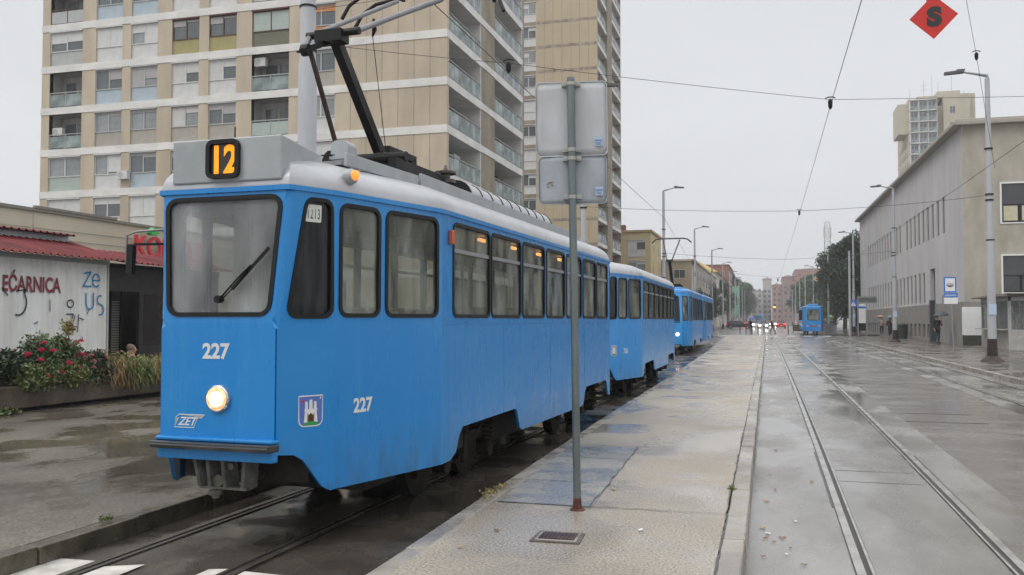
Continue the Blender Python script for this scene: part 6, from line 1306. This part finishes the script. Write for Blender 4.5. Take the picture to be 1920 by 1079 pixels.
car('oncoming car with dim headlights far behind the first two', 'hatch', paint('grey', (.2, .2, .2)), 1.2, 232, 0, head=True)
car('small red car braking far down the left lane', 'hatch', paint('red', (.45, .02, .02)), -4.6, 215, R(180), tail=True)
car('white car far down the middle lane', 'estate', paint('white', (.62, .62, .62)), -3.9, 262, R(180), tail=True)
car('red car driving away with bright red tail lights', 'hatch', paint('red', (.45, .02, .02)), 2.4, 184, R(180), tail=True)
for i, (x, y, c, k, lb) in enumerate([(-9.7, 118, 'white', 'hatch', 'white parked car directly beyond the waiting tram'), (-9.6, 126, 'silver', 'hatch', 'silver parked car behind the first white one'), (-9.6, 134, 'white', 'estate', 'white parked estate in the left row'), (-9.5, 143, 'grey', 'hatch', 'grey parked car nearest the black estate')]): car(lb, k, paint(c, {'white': (.62, .62, .62), 'silver': (.45, .46, .47), 'grey': (.2, .2, .2)}[c]), x, y, 0, grp='cars parked on the left')
for i, (y, c, k, lb) in enumerate([(168, 'silver', 'hatch', 'silver parked car just left of the distant tram'), (180, 'red', 'hatch', 'red parked car in the right row'), (192, 'darkred', 'hatch', 'dark red parked car beside the white van'), (206, 'white', 'van', 'white van parked in the right row'), (222, 'grey', 'hatch', 'grey parked car behind the white van'), (236, 'white', 'hatch', 'farthest white parked car in the right row')]): car(lb, k, paint(c, {'white': (.62, .62, .62), 'silver': (.45, .46, .47), 'grey': (.2, .2, .2), 'red': (.45, .02, .02), 'darkred': (.22, .02, .03)}[c]), 7.4, y, R(180), grp='cars parked on the right')

# ------------------------------------------------------------ people
SKIN = mat('skin', (.50, .30, .21), .6, var=.05)
def skinned(V, E, Rd, m, name, parent, sub=2):
    me = bpy.data.meshes.new(name); me.from_pydata(V, E, []); o = bpy.data.objects.new(name, me); col.objects.link(o)
    s = o.modifiers.new('skin', 'SKIN'); s.use_smooth_shade = True; sv = me.skin_vertices[0].data
    for i, q in enumerate(Rd): sv[i].radius = q if isinstance(q, tuple) else (q, q)
    sv[0].use_root = True
    u = o.modifiers.new('sub', 'SUBSURF'); u.levels = sub; u.render_levels = sub
    dg = bpy.context.evaluated_depsgraph_get(); dg.update(); nm = bpy.data.meshes.new_from_object(o.evaluated_get(dg)); nm.materials.clear(); nm.materials.append(m); nm.name = name
    bpy.data.objects.remove(o); return obj(name, nm, parent)
def person(label, x, y, z, rz, top, trousers, hair, umb=None, lean=0, walk=0, s=1.0, sit=False):
    o = thing('person', label, 'person', (x, y, z), rz, None); o.scale = (s, s, s); ln = lean
    def P(a, b, c): return (a, b - ln * max(0, c - .9), c)
    hip = P(0, 0, .95); ch = P(0, .01, 1.25); sh = P(0, .01, 1.43); nk = P(0, -.01, 1.52); hd = P(0, -.02, 1.62); hd2 = P(0, -.01, 1.72)
    st_ = walk
    kl, al, tl = (-.10, -.10 * st_ * 2, .50), (-.10, -.28 * st_ * 1.2 + .04, .08), (-.11, -.28 * st_ * 1.2 - .12, .035)
    kr_, ar, tr_ = (.10, .08 * st_, .50), (.10, .30 * st_ + .04, .08 + .06 * st_), (.11, .30 * st_ - .12, .035)
    sl, sr = P(-.19, .01, 1.42), P(.19, .01, 1.42)
    if umb: er, hr = P(.24, -.10, 1.15), P(.12, -.28, 1.28)
    else: er, hr = P(.27, -.04, 1.14), P(.24, -.14, .90)
    el, hl2 = P(-.27, .03, 1.14), P(-.25, -.10, .90)
    V = [hip, ch, sh, nk, hd, hd2, sl, el, hl2, sr, er, hr, (-.10, 0, .88), kl, al, tl, (.10, 0, .88), kr_, ar, tr_]
    E_ = [(0, 1), (1, 2), (2, 3), (3, 4), (4, 5), (2, 6), (6, 7), (7, 8), (2, 9), (9, 10), (10, 11), (0, 12), (12, 13), (13, 14), (14, 15), (0, 16), (16, 17), (17, 18), (18, 19)]
    Rd = [(.15, .10), (.15, .11), (.12, .085), .05, (.085, .10), (.07, .085), .055, .042, .03, .055, .042, .03, .085, .058, .042, .032, .085, .058, .042, .032]
    for hnd in (8, 11):       # five fingers, each its own chain from the palm
        h = Vector(V[hnd]); d = (h - Vector(V[hnd - 1])).normalized()
        if umb and hnd == 11: d = Vector((0, -.3, .2)).normalized()
        palm = h + d * .06; pi = len(V); V.append(tuple(palm)); E_.append((hnd, pi)); Rd.append(.026)
        for k in range(5):
            off = Vector(((k - 2) * .018, 0, 0)); L_ = (.045, .07, .078, .07, .055)[k]; i0 = len(V)
            V.append(tuple(palm + off + d * L_ * .5)); E_.append((pi, i0)); Rd.append(.009); V.append(tuple(palm + off + d * L_ + Vector((0, -.015, .02 if umb and hnd == 11 else -.01)))); E_.append((i0, i0 + 1)); Rd.append(.008)
    body = skinned(V, E_, Rd, SKIN, 'body', o)
    f = MB(); hv = Vector(hd)
    for sx in (-1, 1): f.tube([hv + Vector((sx * .032, -.085, .025)), hv + Vector((sx * .032, -.095, .025))], [.011, .006], 8, 1)
    f.tube([hv + Vector((0, -.08, .03)), hv + Vector((0, -.108, -.01)), hv + Vector((0, -.088, -.018))], [.01, .016, .008], 6, 0); f.tube([hv + Vector((-.03, -.082, -.045)), hv + Vector((.03, -.082, -.045))], .007, 6, 2)
    for sx in (-1, 1): f.tube([hv + Vector((sx * .082, 0, -.02)), hv + Vector((sx * .092, 0, .02))], [.012, .016], 6, 0)
    f.build('face', [SKIN, BLKM, mat('lips', (.35, .12, .1), .6)], body)
    TR_ = skinned([hip, (-.10, 0, .88), kl, al, (.10, 0, .88), kr_, ar], [(0, 1), (1, 2), (2, 3), (0, 4), (4, 5), (5, 6)], [(.165, .12), .105, .078, .062, .105, .078, .062], trousers, 'trousers', o)
    JK = skinned([P(0, 0, .86), ch, sh, P(0, 0, 1.49), sl, el, tuple(Vector(el).lerp(Vector(hl2), .85)), sr, er, tuple(Vector(er).lerp(Vector(hr), .85))], [(0, 1), (1, 2), (2, 3), (2, 4), (4, 5), (5, 6), (2, 7), (7, 8), (8, 9)], [(.185, .14), (.18, .14), (.145, .11), .062, .075, .06, .048, .075, .06, .048], top, 'jacket', o)
    skinned([P(0, .02, 1.60), P(0, .02, 1.70), P(0, 0, 1.76)], [(0, 1), (1, 2)], [(.092, .09), (.095, .105), (.06, .07)], hair, 'hair', o)
    b = MB()
    for a_, t_ in ((al, tl), (ar, tr_)): b.tube([(a_[0], a_[1] + .05, .05), (a_[0], a_[1] - .04, .055), (t_[0], t_[1] - .03, .04), (t_[0], t_[1] - .09, .03)], [.042, .05, .045, .025], 8)
    b.build('shoes', mat('shoe_dark', (.03, .03, .03), .5), o, smooth='auto')
    if umb:
        u = thing('umbrella', umb[1], 'umbrella', (0, 0, 0)); c_, sn = math.cos(rz), math.sin(rz); hx, hy, hz = hr[0] * s, hr[1] * s, hr[2] * s; u.location = (x + hx * c_ - hy * sn, y + hx * sn + hy * c_, z + hz); u.rotation_euler = (R(6), R(-5), rz)
        b = MB(); b.tube([(0, 0, -.12), (0, 0, .78)], .009, 6); b.tube([(0, 0, -.12), (0, .02, -.17), (0, .05, -.16)], .014, 6); b.build('shaft', BLKM, u)
        b = MB(); nr = 8; rows = [(.02, .76), (.18, .73), (.36, .64), (.50, .52)]
        vs = []; fs = []
        for q, zz in rows:
            for k in range(nr * 2): a = k * math.pi / nr; qq = q * (1 if k % 2 == 0 else .96); vs.append((qq * math.cos(a), qq * math.sin(a), zz + (0 if k % 2 == 0 else -.012 + (.03 if q > .45 else 0))))
        n2 = nr * 2
        for j in range(3):
            for k in range(n2): fs.append((j * n2 + k, j * n2 + (k + 1) % n2, (j + 1) * n2 + (k + 1) % n2, (j + 1) * n2 + k))
        fs.append(tuple(range(n2))); b.add(vs, fs); b.build('canopy', umb[0], u, smooth='auto', solid=.004)
        b = MB()
        for k in range(nr): a = k * 2 * math.pi / nr; b.tube([(0, 0, .74), (.49 * math.cos(a), .49 * math.sin(a), .515)], .004, 4)
        b.build('ribs', BLKM, u)
    return o
BK = mat('cloth_black', (.018, .018, .022), .8, var=.2); JN = mat('cloth_navy', (.025, .035, .06), .8, var=.2); BG = mat('cloth_beige', (.36, .27, .19), .8, var=.1); GR_ = mat('cloth_grey', (.14, .14, .15), .8); HB = mat('hair_dark', (.03, .02, .015), .7); HG = mat('hair_greybrown', (.22, .17, .13), .8); MN = mat('cloth_maroon', (.10, .03, .04), .8)
person('person in black jacket and jeans standing by the grey plinth, back to building', 10.75, 64.5, .12, R(20), BK, JN, HB, (mat('umb_charcoal', (.07, .075, .085), .6), 'dark charcoal umbrella held by the nearest person on the right'), s=1.04)
person('person in beige coat and dark trousers walking by the far plinth', 11.2, 98.5, .12, R(170), BG, BK, HG, (mat('umb_peach', (.60, .32, .22), .6), 'peach coloured umbrella, leftmost on the right pavement'), walk=.6)
person('person in maroon dark coat behind the second right lamp', 11.3, 93, .12, R(10), MN, BK, HB, (mat('umb_greyblue', (.17, .21, .25), .6), 'grey blue umbrella behind the second right street lamp'), walk=.4)
person('person in dark coat stooping while crossing in the street middle', .55, 114, 0, R(-70), BK, GR_, HB, None, lean=.45, walk=.9)
person('person in black on the far platform end under a blue umbrella', -2.2, 121, 0, R(10), BK, BK, HB, (mat('umb_blue', (.10, .16, .55), .6), 'bright blue umbrella in front of the black estate car'))
person('person under a green umbrella right of the distant tram', 8.3, 128, .12, R(190), GR_, BK, HB, (mat('umb_green', (.14, .42, .17), .6), 'pale green umbrella right of the distant tram'))
person('person with short grey hair half hidden behind the planter grass', -13.75, 16.9, -.62, R(160), MN, JN, HG, None)

# ------------------------------------------------------------ rain haze
b = MB(); b.box(-140, 150, -30, 720, -1.2, 85)
hz = b.build('haze', []); hm = bpy.data.materials.new('haze_air'); hm.use_nodes = True; t = hm.node_tree; t.nodes.clear(); oo = t.nodes.new('ShaderNodeOutputMaterial'); pv = t.nodes.new('ShaderNodeVolumePrincipled'); pv.inputs['Color'].default_value = (.93, .95, 1, 1); pv.inputs['Density'].default_value = .0007; pv.inputs['Anisotropy'].default_value = .2; t.links.new(pv.outputs[0], oo.inputs['Volume']); hz.data.materials.append(hm); hz['kind'] = 'stuff'
for o in bpy.data.objects:
    for k in ('label', 'category', 'group'):
        if k in o.keys() and o[k] is None: del o[k]
